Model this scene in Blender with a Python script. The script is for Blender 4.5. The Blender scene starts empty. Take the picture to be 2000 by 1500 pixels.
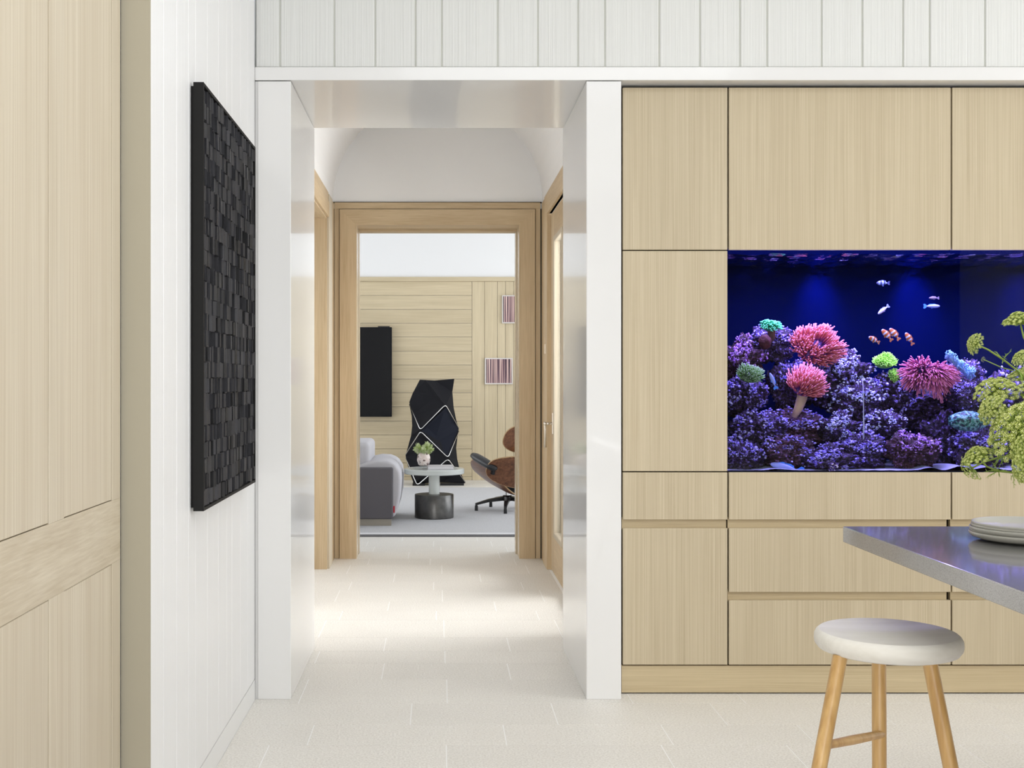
import bpy, bmesh, math, random
from mathutils import Vector, Matrix, noise, Euler
from mathutils.geometry import delaunay_2d_cdt

S = bpy.context.scene
COL = S.collection
PI = math.pi
F = 2300.0            # focal length in pixels of a 2000 px wide frame
CX, CY, EYE = 857.0, 740.0, 1.35

# ------------------------------------------------------------------ camera, world, light, exposure
cd = bpy.data.cameras.new('camera')
cd.sensor_width = 36.0
cd.lens = F / 2000 * 36
cd.shift_x = (1000 - CX) / 2000
cd.shift_y = (CY - 750) / 2000
cd.clip_start = 0.05
cam = bpy.data.objects.new('camera', cd)
cam.location = (0, 0, EYE)
cam.rotation_euler = (PI / 2, 0, 0)
COL.objects.link(cam)
S.camera = cam

S.view_settings.view_transform = 'Standard'
S.view_settings.look = 'None'
S.view_settings.exposure = 0.07
S.view_settings.gamma = 1.0
S.view_settings.use_curve_mapping = False

w = bpy.data.worlds.new('sky')
S.world = w
w.use_nodes = True
bg = w.node_tree.nodes['Background']
bg.inputs[0].default_value = (0.80, 0.90, 1.0, 1)
bg.inputs[1].default_value = 1.0


def area(name, loc, aim, sx, sy, power, col):
    d = bpy.data.lights.new(name, 'AREA')
    d.shape = 'RECTANGLE'
    d.size, d.size_y = sx, sy
    d.energy = power
    d.color = col
    o = bpy.data.objects.new(name, d)
    o.location = loc
    o.rotation_euler = (Vector(aim) - Vector(loc)).to_track_quat('-Z', 'Y').to_euler()
    COL.objects.link(o)
    return o


def spot(name, loc, aim, power, col, angle, blend=0.8, size=0.03):
    d = bpy.data.lights.new(name, 'SPOT')
    d.energy = power
    d.color = col
    d.spot_size = math.radians(angle)
    d.spot_blend = blend
    d.shadow_soft_size = size
    o = bpy.data.objects.new(name, d)
    o.location = loc
    o.rotation_euler = (Vector(aim) - Vector(loc)).to_track_quat('-Z', 'Y').to_euler()
    COL.objects.link(o)
    return o


# daylight lamps outside the openings; the kitchen openings are added for them
area('added_light_side', (6.75, 2.4, 1.9), (0, 2.4, 1.6), 3.4, 2.8, 150, (1.0, 0.985, 0.96))
area('added_light_rear', (-0.2, -4.8, 1.6), (-0.2, 0, 1.2), 3.0, 2.8, 165, (1.0, 0.985, 0.96))
area('added_light_top', (1.0, 1.6, 3.75), (1.0, 1.6, 0), 2.6, 2.4, 52, (1.0, 0.99, 0.98))  # overhead lamp added to brighten the floor
area('daylight_hall', (1.75, 7.15, 1.9), (-0.2, 6.75, 0.9), 2.2, 2.4, 190, (1.0, 0.99, 0.97))
area('daylight_living_side', (4.3, 12.4, 2.0), (0, 12.0, 1.0), 4.6, 2.6, 118, (0.97, 0.985, 1.0))
area('daylight_living_other', (-4.3, 13.2, 2.0), (0, 13.2, 1.2), 3.6, 2.4, 58, (0.97, 0.985, 1.0))


def P(px, py, y):
    """point of the place at depth y that stands at a pixel of the 2000 x 1500 frame"""
    return Vector(((px - CX) * y / F, y, EYE - (py - CY) * y / F))


def X(px, y): return (px - CX) * y / F
def Z(py, y): return EYE - (py - CY) * y / F


# ------------------------------------------------------------------ materials
def lin(r, g, b):
    f = lambda c: (c / 12.92 if c <= 0.04045 else ((c + 0.055) / 1.055) ** 2.4)
    return (f(r / 255), f(g / 255), f(b / 255), 1)


def c4(c): return tuple(c) + (1,) if len(c) == 3 else tuple(c)


class Mat:
    def __init__(s, name):
        s.m = bpy.data.materials.new(name)
        s.m.use_nodes = True
        s.nt = s.m.node_tree
        s.n = s.nt.nodes
        s.b = s.n['Principled BSDF']

    def node(s, t, **kw):
        o = s.n.new(t)
        for k, v in kw.items():
            setattr(o, k, v)
        return o

    def link(s, a, b): s.nt.links.new(a, b)

    def set(s, **kw):
        for k, v in kw.items():
            s.b.inputs[k.replace('_', ' ')].default_value = v
        return s


def plain(name, col, rough=0.5, metal=0.0, coat=0.0, spec=0.5, bump=0.0, bscale=60, stretch=(1, 1, 1), var=0.0):
    M = Mat(name)
    M.b.inputs['Base Color'].default_value = c4(col)
    M.b.inputs['Roughness'].default_value = rough
    M.b.inputs['Metallic'].default_value = metal
    M.b.inputs['Coat Weight'].default_value = coat
    M.b.inputs['Coat Roughness'].default_value = 0.05
    M.b.inputs['Specular IOR Level'].default_value = spec
    if bump or var:
        tc = M.node('ShaderNodeTexCoord'); mp = M.node('ShaderNodeMapping')
        mp.inputs['Scale'].default_value = stretch
        M.link(tc.outputs['Object'], mp.inputs[0])
        nz = M.node('ShaderNodeTexNoise'); nz.inputs['Scale'].default_value = bscale; nz.inputs['Detail'].default_value = 3
        M.link(mp.outputs[0], nz.inputs['Vector'])
        if bump:
            bp = M.node('ShaderNodeBump'); bp.inputs['Strength'].default_value = bump; bp.inputs['Distance'].default_value = 0.004
            M.link(nz.outputs[0], bp.inputs['Height']); M.link(bp.outputs[0], M.b.inputs['Normal'])
        if var:
            rp = M.node('ShaderNodeValToRGB')
            rp.color_ramp.elements[0].position = 0.3; rp.color_ramp.elements[1].position = 0.7
            rp.color_ramp.elements[0].color = tuple(c * (1 - var) for c in col[:3]) + (1,)
            rp.color_ramp.elements[1].color = tuple(min(1, c * (1 + var)) for c in col[:3]) + (1,)
            M.link(nz.outputs[0], rp.inputs[0]); M.link(rp.outputs[0], M.b.inputs['Base Color'])
    return M.m


def wood(name, dark, light, axis='Z', fine=170, along=2.0, rough=0.45, shade=0.06, bump=0.12, streak=14, contrast=0.5):
    """long-grained wood, grain along an axis of the object, every object with its own cut"""
    M = Mat(name)
    tc = M.node('ShaderNodeTexCoord'); oi = M.node('ShaderNodeObjectInfo')
    off = M.node('ShaderNodeVectorMath', operation='SCALE')
    cmb = M.node('ShaderNodeCombineXYZ')
    for i in range(3):
        M.link(oi.outputs['Random'], cmb.inputs[i])
    M.link(cmb.outputs[0], off.inputs[0]); off.inputs['Scale'].default_value = 37.0
    add = M.node('ShaderNodeVectorMath', operation='ADD')
    M.link(tc.outputs['Object'], add.inputs[0]); M.link(off.outputs[0], add.inputs[1])

    def nz(sc, al, det):
        mp = M.node('ShaderNodeMapping')
        v = [sc, sc, sc]; v['XYZ'.index(axis)] = al
        mp.inputs['Scale'].default_value = v
        M.link(add.outputs[0], mp.inputs[0])
        n = M.node('ShaderNodeTexNoise'); n.inputs['Scale'].default_value = 1.0; n.inputs['Detail'].default_value = det
        n.inputs['Roughness'].default_value = 0.6
        M.link(mp.outputs[0], n.inputs['Vector'])
        return n
    a = nz(fine, along, 2.0); b = nz(streak, along * 0.25, 3.0)
    mix = M.node('ShaderNodeMix'); mix.inputs[0].default_value = contrast
    M.link(a.outputs[0], mix.inputs[2]); M.link(b.outputs[0], mix.inputs[3])
    rp = M.node('ShaderNodeValToRGB')
    rp.color_ramp.elements[0].position = 0.32; rp.color_ramp.elements[1].position = 0.66
    rp.color_ramp.elements[0].color = c4(dark); rp.color_ramp.elements[1].color = c4(light)
    M.link(mix.outputs[0], rp.inputs[0])
    hsv = M.node('ShaderNodeHueSaturation')
    mr = M.node('ShaderNodeMapRange')
    mr.inputs[3].default_value = 1 - shade; mr.inputs[4].default_value = 1 + shade
    M.link(oi.outputs['Random'], mr.inputs[0]); M.link(mr.outputs[0], hsv.inputs['Value'])
    M.link(rp.outputs[0], hsv.inputs['Color']); M.link(hsv.outputs[0], M.b.inputs['Base Color'])
    bp = M.node('ShaderNodeBump'); bp.inputs['Strength'].default_value = bump; bp.inputs['Distance'].default_value = 0.002
    M.link(a.outputs[0], bp.inputs['Height']); M.link(bp.outputs[0], M.b.inputs['Normal'])
    M.b.inputs['Roughness'].default_value = rough
    return M.m


def stone(name, col, speck, rough=0.6, scale=220, amount=0.5, shade=0.04, veins=0.0, coat=0.0, bump=0.05):
    M = Mat(name)
    tc = M.node('ShaderNodeTexCoord'); oi = M.node('ShaderNodeObjectInfo')
    geo = M.node('ShaderNodeNewGeometry')
    n1 = M.node('ShaderNodeTexNoise'); n1.inputs['Scale'].default_value = scale; n1.inputs['Detail'].default_value = 2
    n2 = M.node('ShaderNodeTexNoise'); n2.inputs['Scale'].default_value = 5; n2.inputs['Detail'].default_value = 5
    M.link(geo.outputs['Position'], n1.inputs['Vector']); M.link(geo.outputs['Position'], n2.inputs['Vector'])
    rp = M.node('ShaderNodeValToRGB')
    rp.color_ramp.elements[0].position = 0.35; rp.color_ramp.elements[1].position = 0.35 + 0.3 * amount + 0.05
    rp.color_ramp.elements[0].color = c4(speck); rp.color_ramp.elements[1].color = c4(col)
    M.link(n1.outputs[0], rp.inputs[0])
    hsv = M.node('ShaderNodeHueSaturation')
    mr = M.node('ShaderNodeMapRange'); mr.inputs[3].default_value = 1 - shade; mr.inputs[4].default_value = 1 + shade
    mth = M.node('ShaderNodeMath', operation='MULTIPLY_ADD')
    mth.inputs[1].default_value = 0.6
    M.link(n2.outputs[0], mth.inputs[0])
    sc = M.node('ShaderNodeMath', operation='MULTIPLY'); sc.inputs[1].default_value = 0.4
    M.link(oi.outputs['Random'], sc.inputs[0]); M.link(sc.outputs[0], mth.inputs[2])
    M.link(mth.outputs[0], mr.inputs[0]); M.link(mr.outputs[0], hsv.inputs['Value'])
    M.link(rp.outputs[0], hsv.inputs['Color']); M.link(hsv.outputs[0], M.b.inputs['Base Color'])
    M.b.inputs['Roughness'].default_value = rough
    M.b.inputs['Coat Weight'].default_value = coat
    M.b.inputs['Coat Roughness'].default_value = 0.06
    bp = M.node('ShaderNodeBump'); bp.inputs['Strength'].default_value = bump; bp.inputs['Distance'].default_value = 0.002
    M.link(n1.outputs[0], bp.inputs['Height']); M.link(bp.outputs[0], M.b.inputs['Normal'])
    return M.m


def pane_mat(name, tint=(1, 1, 1), ior=1.33, rough=0.0, bump=0.0):
    M = Mat(name)
    M.n.remove(M.b)
    out = M.n['Material Output']
    tr = M.node('ShaderNodeBsdfTransparent'); tr.inputs[0].default_value = c4(tint)
    gl = M.node('ShaderNodeBsdfGlossy'); gl.inputs['Roughness'].default_value = rough
    fr = M.node('ShaderNodeFresnel'); fr.inputs['IOR'].default_value = ior
    mx = M.node('ShaderNodeMixShader')
    M.link(fr.outputs[0], mx.inputs[0]); M.link(tr.outputs[0], mx.inputs[1]); M.link(gl.outputs[0], mx.inputs[2])
    M.link(mx.outputs[0], out.inputs[0])
    if bump:
        nz = M.node('ShaderNodeTexNoise'); nz.inputs['Scale'].default_value = 9
        bp = M.node('ShaderNodeBump'); bp.inputs['Strength'].default_value = bump; bp.inputs['Distance'].default_value = 0.05
        M.link(nz.outputs[0], bp.inputs['Height'])
        M.link(bp.outputs[0], gl.inputs['Normal']); M.link(bp.outputs[0], fr.inputs['Normal'])
    return M.m


def ramp_mat(name, stops, scale=20, rough=0.6, detail=3, stretch=(1, 1, 1), const=False, bump=0.0, spec=0.5, sss=0.0):
    M = Mat(name)
    tc = M.node('ShaderNodeTexCoord'); mp = M.node('ShaderNodeMapping'); mp.inputs['Scale'].default_value = stretch
    M.link(tc.outputs['Object'], mp.inputs[0])
    nz = M.node('ShaderNodeTexNoise'); nz.inputs['Scale'].default_value = scale; nz.inputs['Detail'].default_value = detail
    M.link(mp.outputs[0], nz.inputs['Vector'])
    rp = M.node('ShaderNodeValToRGB'); cr = rp.color_ramp
    if const: cr.interpolation = 'CONSTANT'
    while len(cr.elements) < len(stops): cr.elements.new(0.5)
    for e, (p, c) in zip(cr.elements, stops):
        e.position = p; e.color = c4(c)
    M.link(nz.outputs[0], rp.inputs[0]); M.link(rp.outputs[0], M.b.inputs['Base Color'])
    M.b.inputs['Roughness'].default_value = rough
    M.b.inputs['Specular IOR Level'].default_value = spec
    if bump:
        bp = M.node('ShaderNodeBump'); bp.inputs['Strength'].default_value = bump; bp.inputs['Distance'].default_value = 0.01
        M.link(nz.outputs[0], bp.inputs['Height']); M.link(bp.outputs[0], M.b.inputs['Normal'])
    return M.m


def attr_mat(name, stops, rough=0.45, attr='tint'):
    """colour along a mesh attribute (root to tip)"""
    M = Mat(name)
    at = M.node('ShaderNodeAttribute'); at.attribute_name = attr
    rp = M.node('ShaderNodeValToRGB'); cr = rp.color_ramp
    while len(cr.elements) < len(stops): cr.elements.new(0.5)
    for e, (p, c) in zip(cr.elements, stops):
        e.position = p; e.color = c4(c)
    M.link(at.outputs['Fac'], rp.inputs[0]); M.link(rp.outputs[0], M.b.inputs['Base Color'])
    M.b.inputs['Roughness'].default_value = rough
    return M.m


def stripe_mat(name, stops, axis=0, lo=-1.0, hi=1.0, rough=0.4):
    """bands along an axis of the object"""
    M = Mat(name)
    tc = M.node('ShaderNodeTexCoord'); sp = M.node('ShaderNodeSeparateXYZ')
    M.link(tc.outputs['Object'], sp.inputs[0])
    mr = M.node('ShaderNodeMapRange'); mr.inputs[1].default_value = lo; mr.inputs[2].default_value = hi
    M.link(sp.outputs[axis], mr.inputs[0])
    rp = M.node('ShaderNodeValToRGB'); cr = rp.color_ramp; cr.interpolation = 'CONSTANT'
    while len(cr.elements) < len(stops): cr.elements.new(0.5)
    for e, (p, c) in zip(cr.elements, stops):
        e.position = p; e.color = c4(c)
    M.link(mr.outputs[0], rp.inputs[0]); M.link(rp.outputs[0], M.b.inputs['Base Color'])
    M.b.inputs['Roughness'].default_value = rough
    return M.m


def barcode_mat(name):
    """irregular vertical stripes of dark plum on pale pink"""
    M = Mat(name)
    tc = M.node('ShaderNodeTexCoord'); mp = M.node('ShaderNodeMapping'); mp.inputs['Scale'].default_value = (75, 0.01, 0.9)
    M.link(tc.outputs['Object'], mp.inputs[0])
    nz = M.node('ShaderNodeTexNoise'); nz.inputs['Scale'].default_value = 1.0; nz.inputs['Detail'].default_value = 2.5
    M.link(mp.outputs[0], nz.inputs['Vector'])
    rp = M.node('ShaderNodeValToRGB'); cr = rp.color_ramp
    while len(cr.elements) < 4: cr.elements.new(0.5)
    for e, (p, c) in zip(cr.elements, [(0.36, (0.015, 0.006, 0.014, 1)), (0.44, (0.10, 0.045, 0.075, 1)), (0.52, (0.42, 0.26, 0.25, 1)), (0.63, (0.72, 0.52, 0.46, 1))]):
        e.position = p; e.color = c
    M.link(nz.outputs[0], rp.inputs[0]); M.link(rp.outputs[0], M.b.inputs['Base Color'])
    M.b.inputs['Roughness'].default_value = 0.25
    return M.m


m = {}
m['white_wall'] = plain('white_wall', (0.80, 0.80, 0.79), 0.45)
m['white_plank'] = plain('white_plank', (0.82, 0.82, 0.82), 0.42, bump=0.25, bscale=1.0, stretch=(140, 140, 2))
m['brushed_plank'] = plain('brushed_plank', (0.715, 0.72, 0.70), 0.5, bump=0.6, bscale=1.0, stretch=(170, 170, 1.5), var=0.03)
m['groove'] = plain('groove', (0.62, 0.63, 0.58), 0.7)
m['lacquer'] = plain('lacquer', (0.775, 0.77, 0.76), 0.25, coat=0.55)
m['plaster'] = plain('plaster', (0.87, 0.865, 0.86), 0.8, bump=0.05, bscale=9)
m['beige'] = plain('beige', (0.40, 0.365, 0.28), 0.6)
m['cabinet_oak'] = wood('cabinet_oak', (0.445, 0.365, 0.24), (0.565, 0.48, 0.335), 'Z', 240, 1.4, 0.5, 0.03, contrast=0.28)
m['rail_oak'] = wood('rail_oak', (0.40, 0.31, 0.18), (0.54, 0.44, 0.275), 'X', 190, 2.5, 0.5, 0.03)
m['door_oak'] = wood('door_oak', (0.48, 0.405, 0.295), (0.605, 0.54, 0.425), 'Z', 190, 1.6, 0.5, 0.03, contrast=0.3)
m['door_oak_y'] = wood('door_oak_y', (0.455, 0.38, 0.27), (0.605, 0.535, 0.415), 'Y', 150, 9.0, 0.5, 0.02)
m['casing_z'] = wood('casing_z', (0.47, 0.34, 0.195), (0.62, 0.48, 0.30), 'Z', 140, 4, 0.45, 0.05)
m['casing_x'] = wood('casing_x', (0.47, 0.34, 0.195), (0.62, 0.48, 0.30), 'X', 140, 6, 0.45, 0.05)
m['casing_y'] = wood('casing_y', (0.47, 0.34, 0.195), (0.62, 0.48, 0.30), 'Y', 140, 6, 0.45, 0.05)
m['panel_x'] = wood('panel_x', (0.52, 0.425, 0.27), (0.655, 0.55, 0.37), 'X', 70, 2.0, 0.5, 0.06, streak=10)
m['panel_z'] = wood('panel_z', (0.52, 0.425, 0.27), (0.655, 0.55, 0.37), 'Z', 70, 2.0, 0.5, 0.06, streak=10)
m['dark_gap'] = plain('dark_gap', (0.05, 0.035, 0.02), 0.8)
m['floor_tile'] = stone('floor_tile', (0.86, 0.835, 0.785), (0.70, 0.67, 0.62), 0.5, 130, 0.7, 0.05)
m['grout'] = plain('grout', (0.96, 0.95, 0.93), 0.9)
m['rug'] = plain('rug', (0.56, 0.56, 0.575), 0.95, spec=0.1, bump=0.8, bscale=160, stretch=(0.5, 1.6, 1), var=0.14)
m['rug_edge'] = plain('rug_edge', (0.17, 0.17, 0.18), 0.95, spec=0.1, bump=0.8, bscale=200, var=0.4)
ch = Mat('charred')
geo_ = ch.node('ShaderNodeNewGeometry'); tc_ = ch.node('ShaderNodeTexCoord'); mp_ = ch.node('ShaderNodeMapping')
mp_.inputs['Scale'].default_value = (60, 260, 9)
ch.link(tc_.outputs['Object'], mp_.inputs[0])
nz_ = ch.node('ShaderNodeTexNoise'); nz_.inputs['Scale'].default_value = 1.0; nz_.inputs['Detail'].default_value = 3
ch.link(mp_.outputs[0], nz_.inputs['Vector'])
mx_ = ch.node('ShaderNodeMix'); mx_.inputs[0].default_value = 0.6
ch.link(nz_.outputs[0], mx_.inputs[2]); ch.link(geo_.outputs['Random Per Island'], mx_.inputs[3])
rp_ = ch.node('ShaderNodeValToRGB')
rp_.color_ramp.elements[0].position = 0.2; rp_.color_ramp.elements[1].position = 0.8
rp_.color_ramp.elements[0].color = (0.008, 0.008, 0.009, 1); rp_.color_ramp.elements[1].color = (0.042, 0.042, 0.049, 1)
ch.link(mx_.outputs[0], rp_.inputs[0]); ch.link(rp_.outputs[0], ch.b.inputs['Base Color'])
bp_ = ch.node('ShaderNodeBump'); bp_.inputs['Strength'].default_value = 0.6; bp_.inputs['Distance'].default_value = 0.004
ch.link(nz_.outputs[0], bp_.inputs['Height']); ch.link(bp_.outputs[0], ch.b.inputs['Normal'])
ch.b.inputs['Roughness'].default_value = 0.5; ch.b.inputs['Specular IOR Level'].default_value = 0.3
m['charred'] = ch.m
m['charred_frame'] = plain('charred_frame', (0.013, 0.0125, 0.012), 0.6, spec=0.15)
m['black_screen'] = plain('black_screen', (0.004, 0.004, 0.005), 0.08, spec=0.25)
m['black_cloth'] = plain('black_cloth', (0.012, 0.012, 0.015), 0.85, spec=0.2, bump=0.2, bscale=500)
m['black_navy'] = plain('black_navy', (0.011, 0.013, 0.022), 0.8, spec=0.2, bump=0.2, bscale=500)
m['black_metal'] = plain('black_metal', (0.015, 0.015, 0.016), 0.35, metal=0.3)
m['silver'] = plain('silver', (0.82, 0.82, 0.82), 0.2, metal=1.0)
m['nickel'] = plain('nickel', (0.75, 0.70, 0.62), 0.25, metal=1.0)
m['bronze_dark'] = plain('bronze_dark', (0.10, 0.098, 0.095), 0.33, metal=0.85, var=0.3, bscale=12)
m['sofa_dark'] = plain('sofa_dark', (0.125, 0.118, 0.128), 0.9, spec=0.2, bump=0.3, bscale=300)
m['sofa_light'] = plain('sofa_light', (0.56, 0.55, 0.58), 0.9, spec=0.2, bump=0.25, bscale=240)
m['sofa_foot'] = plain('sofa_foot', (0.33, 0.30, 0.25), 0.5)
m['red_cloth'] = plain('red_cloth', (0.55, 0.02, 0.04), 0.7)
m['walnut'] = wood('walnut', (0.075, 0.025, 0.010), (0.25, 0.10, 0.042), 'X', 60, 4, 0.3, 0.05, streak=22)
m['ply_edge'] = plain('ply_edge', (0.50, 0.33, 0.17), 0.5)
m['leather'] = plain('leather', (0.010, 0.011, 0.014), 0.38, bump=0.25, bscale=90)
m['quartz'] = stone('quartz', (0.26, 0.255, 0.245), (0.195, 0.19, 0.18), 0.16, 380, 0.5, 0.02, coat=0.5, bump=0.0)
m['ceramic'] = plain('ceramic', (0.40, 0.39, 0.35), 0.35, coat=0.3)
m['seat_wash'] = wood('seat_wash', (0.66, 0.63, 0.565), (0.74, 0.715, 0.655), 'X', 60, 3, 0.55, 0.0, bump=0.05)
m['stool_wood'] = wood('stool_wood', (0.42, 0.235, 0.075), (0.66, 0.43, 0.18), 'Z', 60, 3, 0.35, 0.05, bump=0.03)
m['umbel'] = attr_mat('umbel', [(0.0, (0.16, 0.22, 0.02)), (0.45, (0.42, 0.48, 0.09)), (1.0, (0.80, 0.82, 0.42))], 0.6)
m['stem'] = plain('stem', (0.21, 0.29, 0.04), 0.5)
m['leaf'] = plain('leaf', (0.22, 0.33, 0.04), 0.5)
m['vase_dark'] = plain('vase_dark', (0.35, 0.35, 0.33), 0.3, coat=0.5)
m['pale_bloom'] = ramp_mat('pale_bloom', [(0.35, (0.40, 0.52, 0.14)), (0.65, (0.80, 0.86, 0.60))], 25, 0.6)
m['mercury'] = ramp_mat('mercury', [(0.40, (0.72, 0.60, 0.55)), (0.55, (0.80, 0.72, 0.68)), (0.62, (0.16, 0.10, 0.09))], 30, 0.2, 4)
m['paper'] = plain('paper', (0.78, 0.76, 0.78), 0.6)
m['book_cover'] = plain('book_cover', (0.56, 0.54, 0.57), 0.4)
m['art_frame'] = plain('art_frame', (0.62, 0.58, 0.55), 0.3, metal=0.5)
m['art'] = barcode_mat('art_stripes')
m['pane'] = pane_mat('window_pane', (1, 1, 1), 1.4)
m['tank_glass'] = pane_mat('tank_glass', (0.86, 0.88, 0.94), 1.28)
m['water'] = pane_mat('water', (0.95, 0.97, 1), 1.33, 0.0, 0.4)
m['tank_back'] = plain('tank_back', (0.0009, 0.0036, 0.030), 0.9, spec=0.0)
m['tank_side'] = plain('tank_side', (0.015, 0.015, 0.03), 0.7, spec=0.1)
m['sand'] = plain('sand', (0.42, 0.44, 0.50), 0.9, bump=0.5, bscale=120)

g = Mat('table_glass')
g.set(Base_Color=(0.95, 1.0, 0.985, 1), Roughness=0.10, IOR=1.40, Transmission_Weight=0.50)
nzg = g.node('ShaderNodeTexNoise'); nzg.inputs['Scale'].default_value = 30
bpg = g.node('ShaderNodeBump'); bpg.inputs['Strength'].default_value = 0.4; bpg.inputs['Distance'].default_value = 0.01
g.link(nzg.outputs[0], bpg.inputs['Height']); g.link(bpg.outputs[0], g.b.inputs['Normal'])
m['table_glass'] = g.m

# reef
m['live_rock'] = ramp_mat('live_rock', [(0.34, (0.006, 0.004, 0.006)), (0.5, (0.03, 0.012, 0.022)), (0.60, (0.10, 0.05, 0.20)), (0.70, (0.40, 0.32, 0.85))], 9, 0.75, 6, bump=1.0)
m['live_rock_red'] = ramp_mat('live_rock_red', [(0.34, (0.008, 0.004, 0.004)), (0.5, (0.05, 0.014, 0.012)), (0.60, (0.14, 0.05, 0.10)), (0.70, (0.40, 0.25, 0.65))], 9, 0.75, 6, bump=1.0)
m['crust_violet'] = ramp_mat('crust_violet', [(0.36, (0.06, 0.03, 0.32)), (0.48, (0.30, 0.20, 0.9)), (0.62, (0.85, 0.8, 1.0))], 14, 0.5)
m['crust_magenta'] = ramp_mat('crust_magenta', [(0.36, (0.16, 0.03, 0.26)), (0.48, (0.50, 0.18, 0.75)), (0.62, (0.95, 0.7, 1.0))], 14, 0.5)
m['crust_white'] = ramp_mat('crust_white', [(0.34, (0.12, 0.09, 0.5)), (0.46, (0.5, 0.5, 0.95)), (0.58, (0.95, 1.0, 1.0))], 14, 0.5)
m['anemone_pink'] = attr_mat('anemone_pink', [(0.0, (0.16, 0.06, 0.36)), (0.35, (0.45, 0.08, 0.16)), (0.75, (0.66, 0.13, 0.10)), (1.0, (0.80, 0.25, 0.26))])
m['anemone_rose'] = attr_mat('anemone_rose', [(0.0, (0.12, 0.08, 0.42)), (0.35, (0.40, 0.10, 0.26)), (0.75, (0.68, 0.16, 0.24)), (1.0, (0.80, 0.26, 0.38))])
m['anemone_column'] = plain('anemone_column', (0.65, 0.42, 0.25), 0.5, var=0.2, bscale=20)
m['polyp_green'] = attr_mat('polyp_green', [(0.0, (0.10, 0.28, 0.05)), (0.6, (0.40, 1.0, 0.08)), (1.0, (0.60, 1.0, 0.14))])
m['polyp_moss'] = attr_mat('polyp_moss', [(0.0, (0.08, 0.12, 0.05)), (0.6, (0.18, 0.42, 0.08)), (1.0, (0.36, 0.55, 0.22))])
m['coral_teal'] = attr_mat('coral_teal', [(0.0, (0.03, 0.20, 0.12)), (0.6, (0.06, 0.75, 0.30)), (1.0, (0.22, 1.0, 0.48))])
m['coral_blue'] = plain('coral_blue', (0.32, 0.62, 0.80), 0.5, var=0.25, bscale=40)
m['coral_brain'] = ramp_mat('coral_brain', [(0.42, (0.012, 0.02, 0.03)), (0.5, (0.04, 0.28, 0.15)), (0.60, (0.28, 0.50, 0.42))], 80, 0.5, 2, bump=0.8)
m['coral_brown'] = plain('coral_brown', (0.16, 0.08, 0.05), 0.7, var=0.3, bscale=40)
m['clown'] = stripe_mat('clownfish', [(0.0, (0.6, 0.6, 0.75)), (0.07, (0.5, 0.13, 0.02)), (0.30, (0.6, 0.62, 0.75)), (0.42, (0.5, 0.13, 0.02)), (0.60, (0.6, 0.62, 0.75)), (0.72, (0.5, 0.13, 0.02)), (0.90, (0.6, 0.62, 0.75)), (0.96, (0.05, 0.02, 0.02))], 0, -1, 1)
m['clown_fin'] = plain('clown_fin', (0.45, 0.16, 0.05), 0.4)
m['fish_dusk'] = stripe_mat('dusk_fish', [(0.0, (0.05, 0.06, 0.12)), (0.15, (0.2, 0.27, 0.5)), (0.32, (0.02, 0.03, 0.08)), (0.45, (0.25, 0.33, 0.6)), (0.62, (0.02, 0.03, 0.08)), (0.75, (0.2, 0.27, 0.5)), (0.9, (0.05, 0.06, 0.12))], 0, -1, 1)
m['fish_white'] = stripe_mat('white_fish', [(0.0, (0.8, 0.35, 0.3)), (0.25, (0.8, 0.8, 1.0)), (0.8, (0.75, 0.7, 0.95))], 2, -0.4, 0.4)
m['fish_grey'] = plain('fish_grey', (0.22, 0.17, 0.20), 0.5)
m['fish_blue'] = plain('fish_blue', (0.08, 0.30, 0.95), 0.4)
m['fish_pale'] = plain('fish_pale', (0.38, 0.45, 0.85), 0.4)


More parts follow.
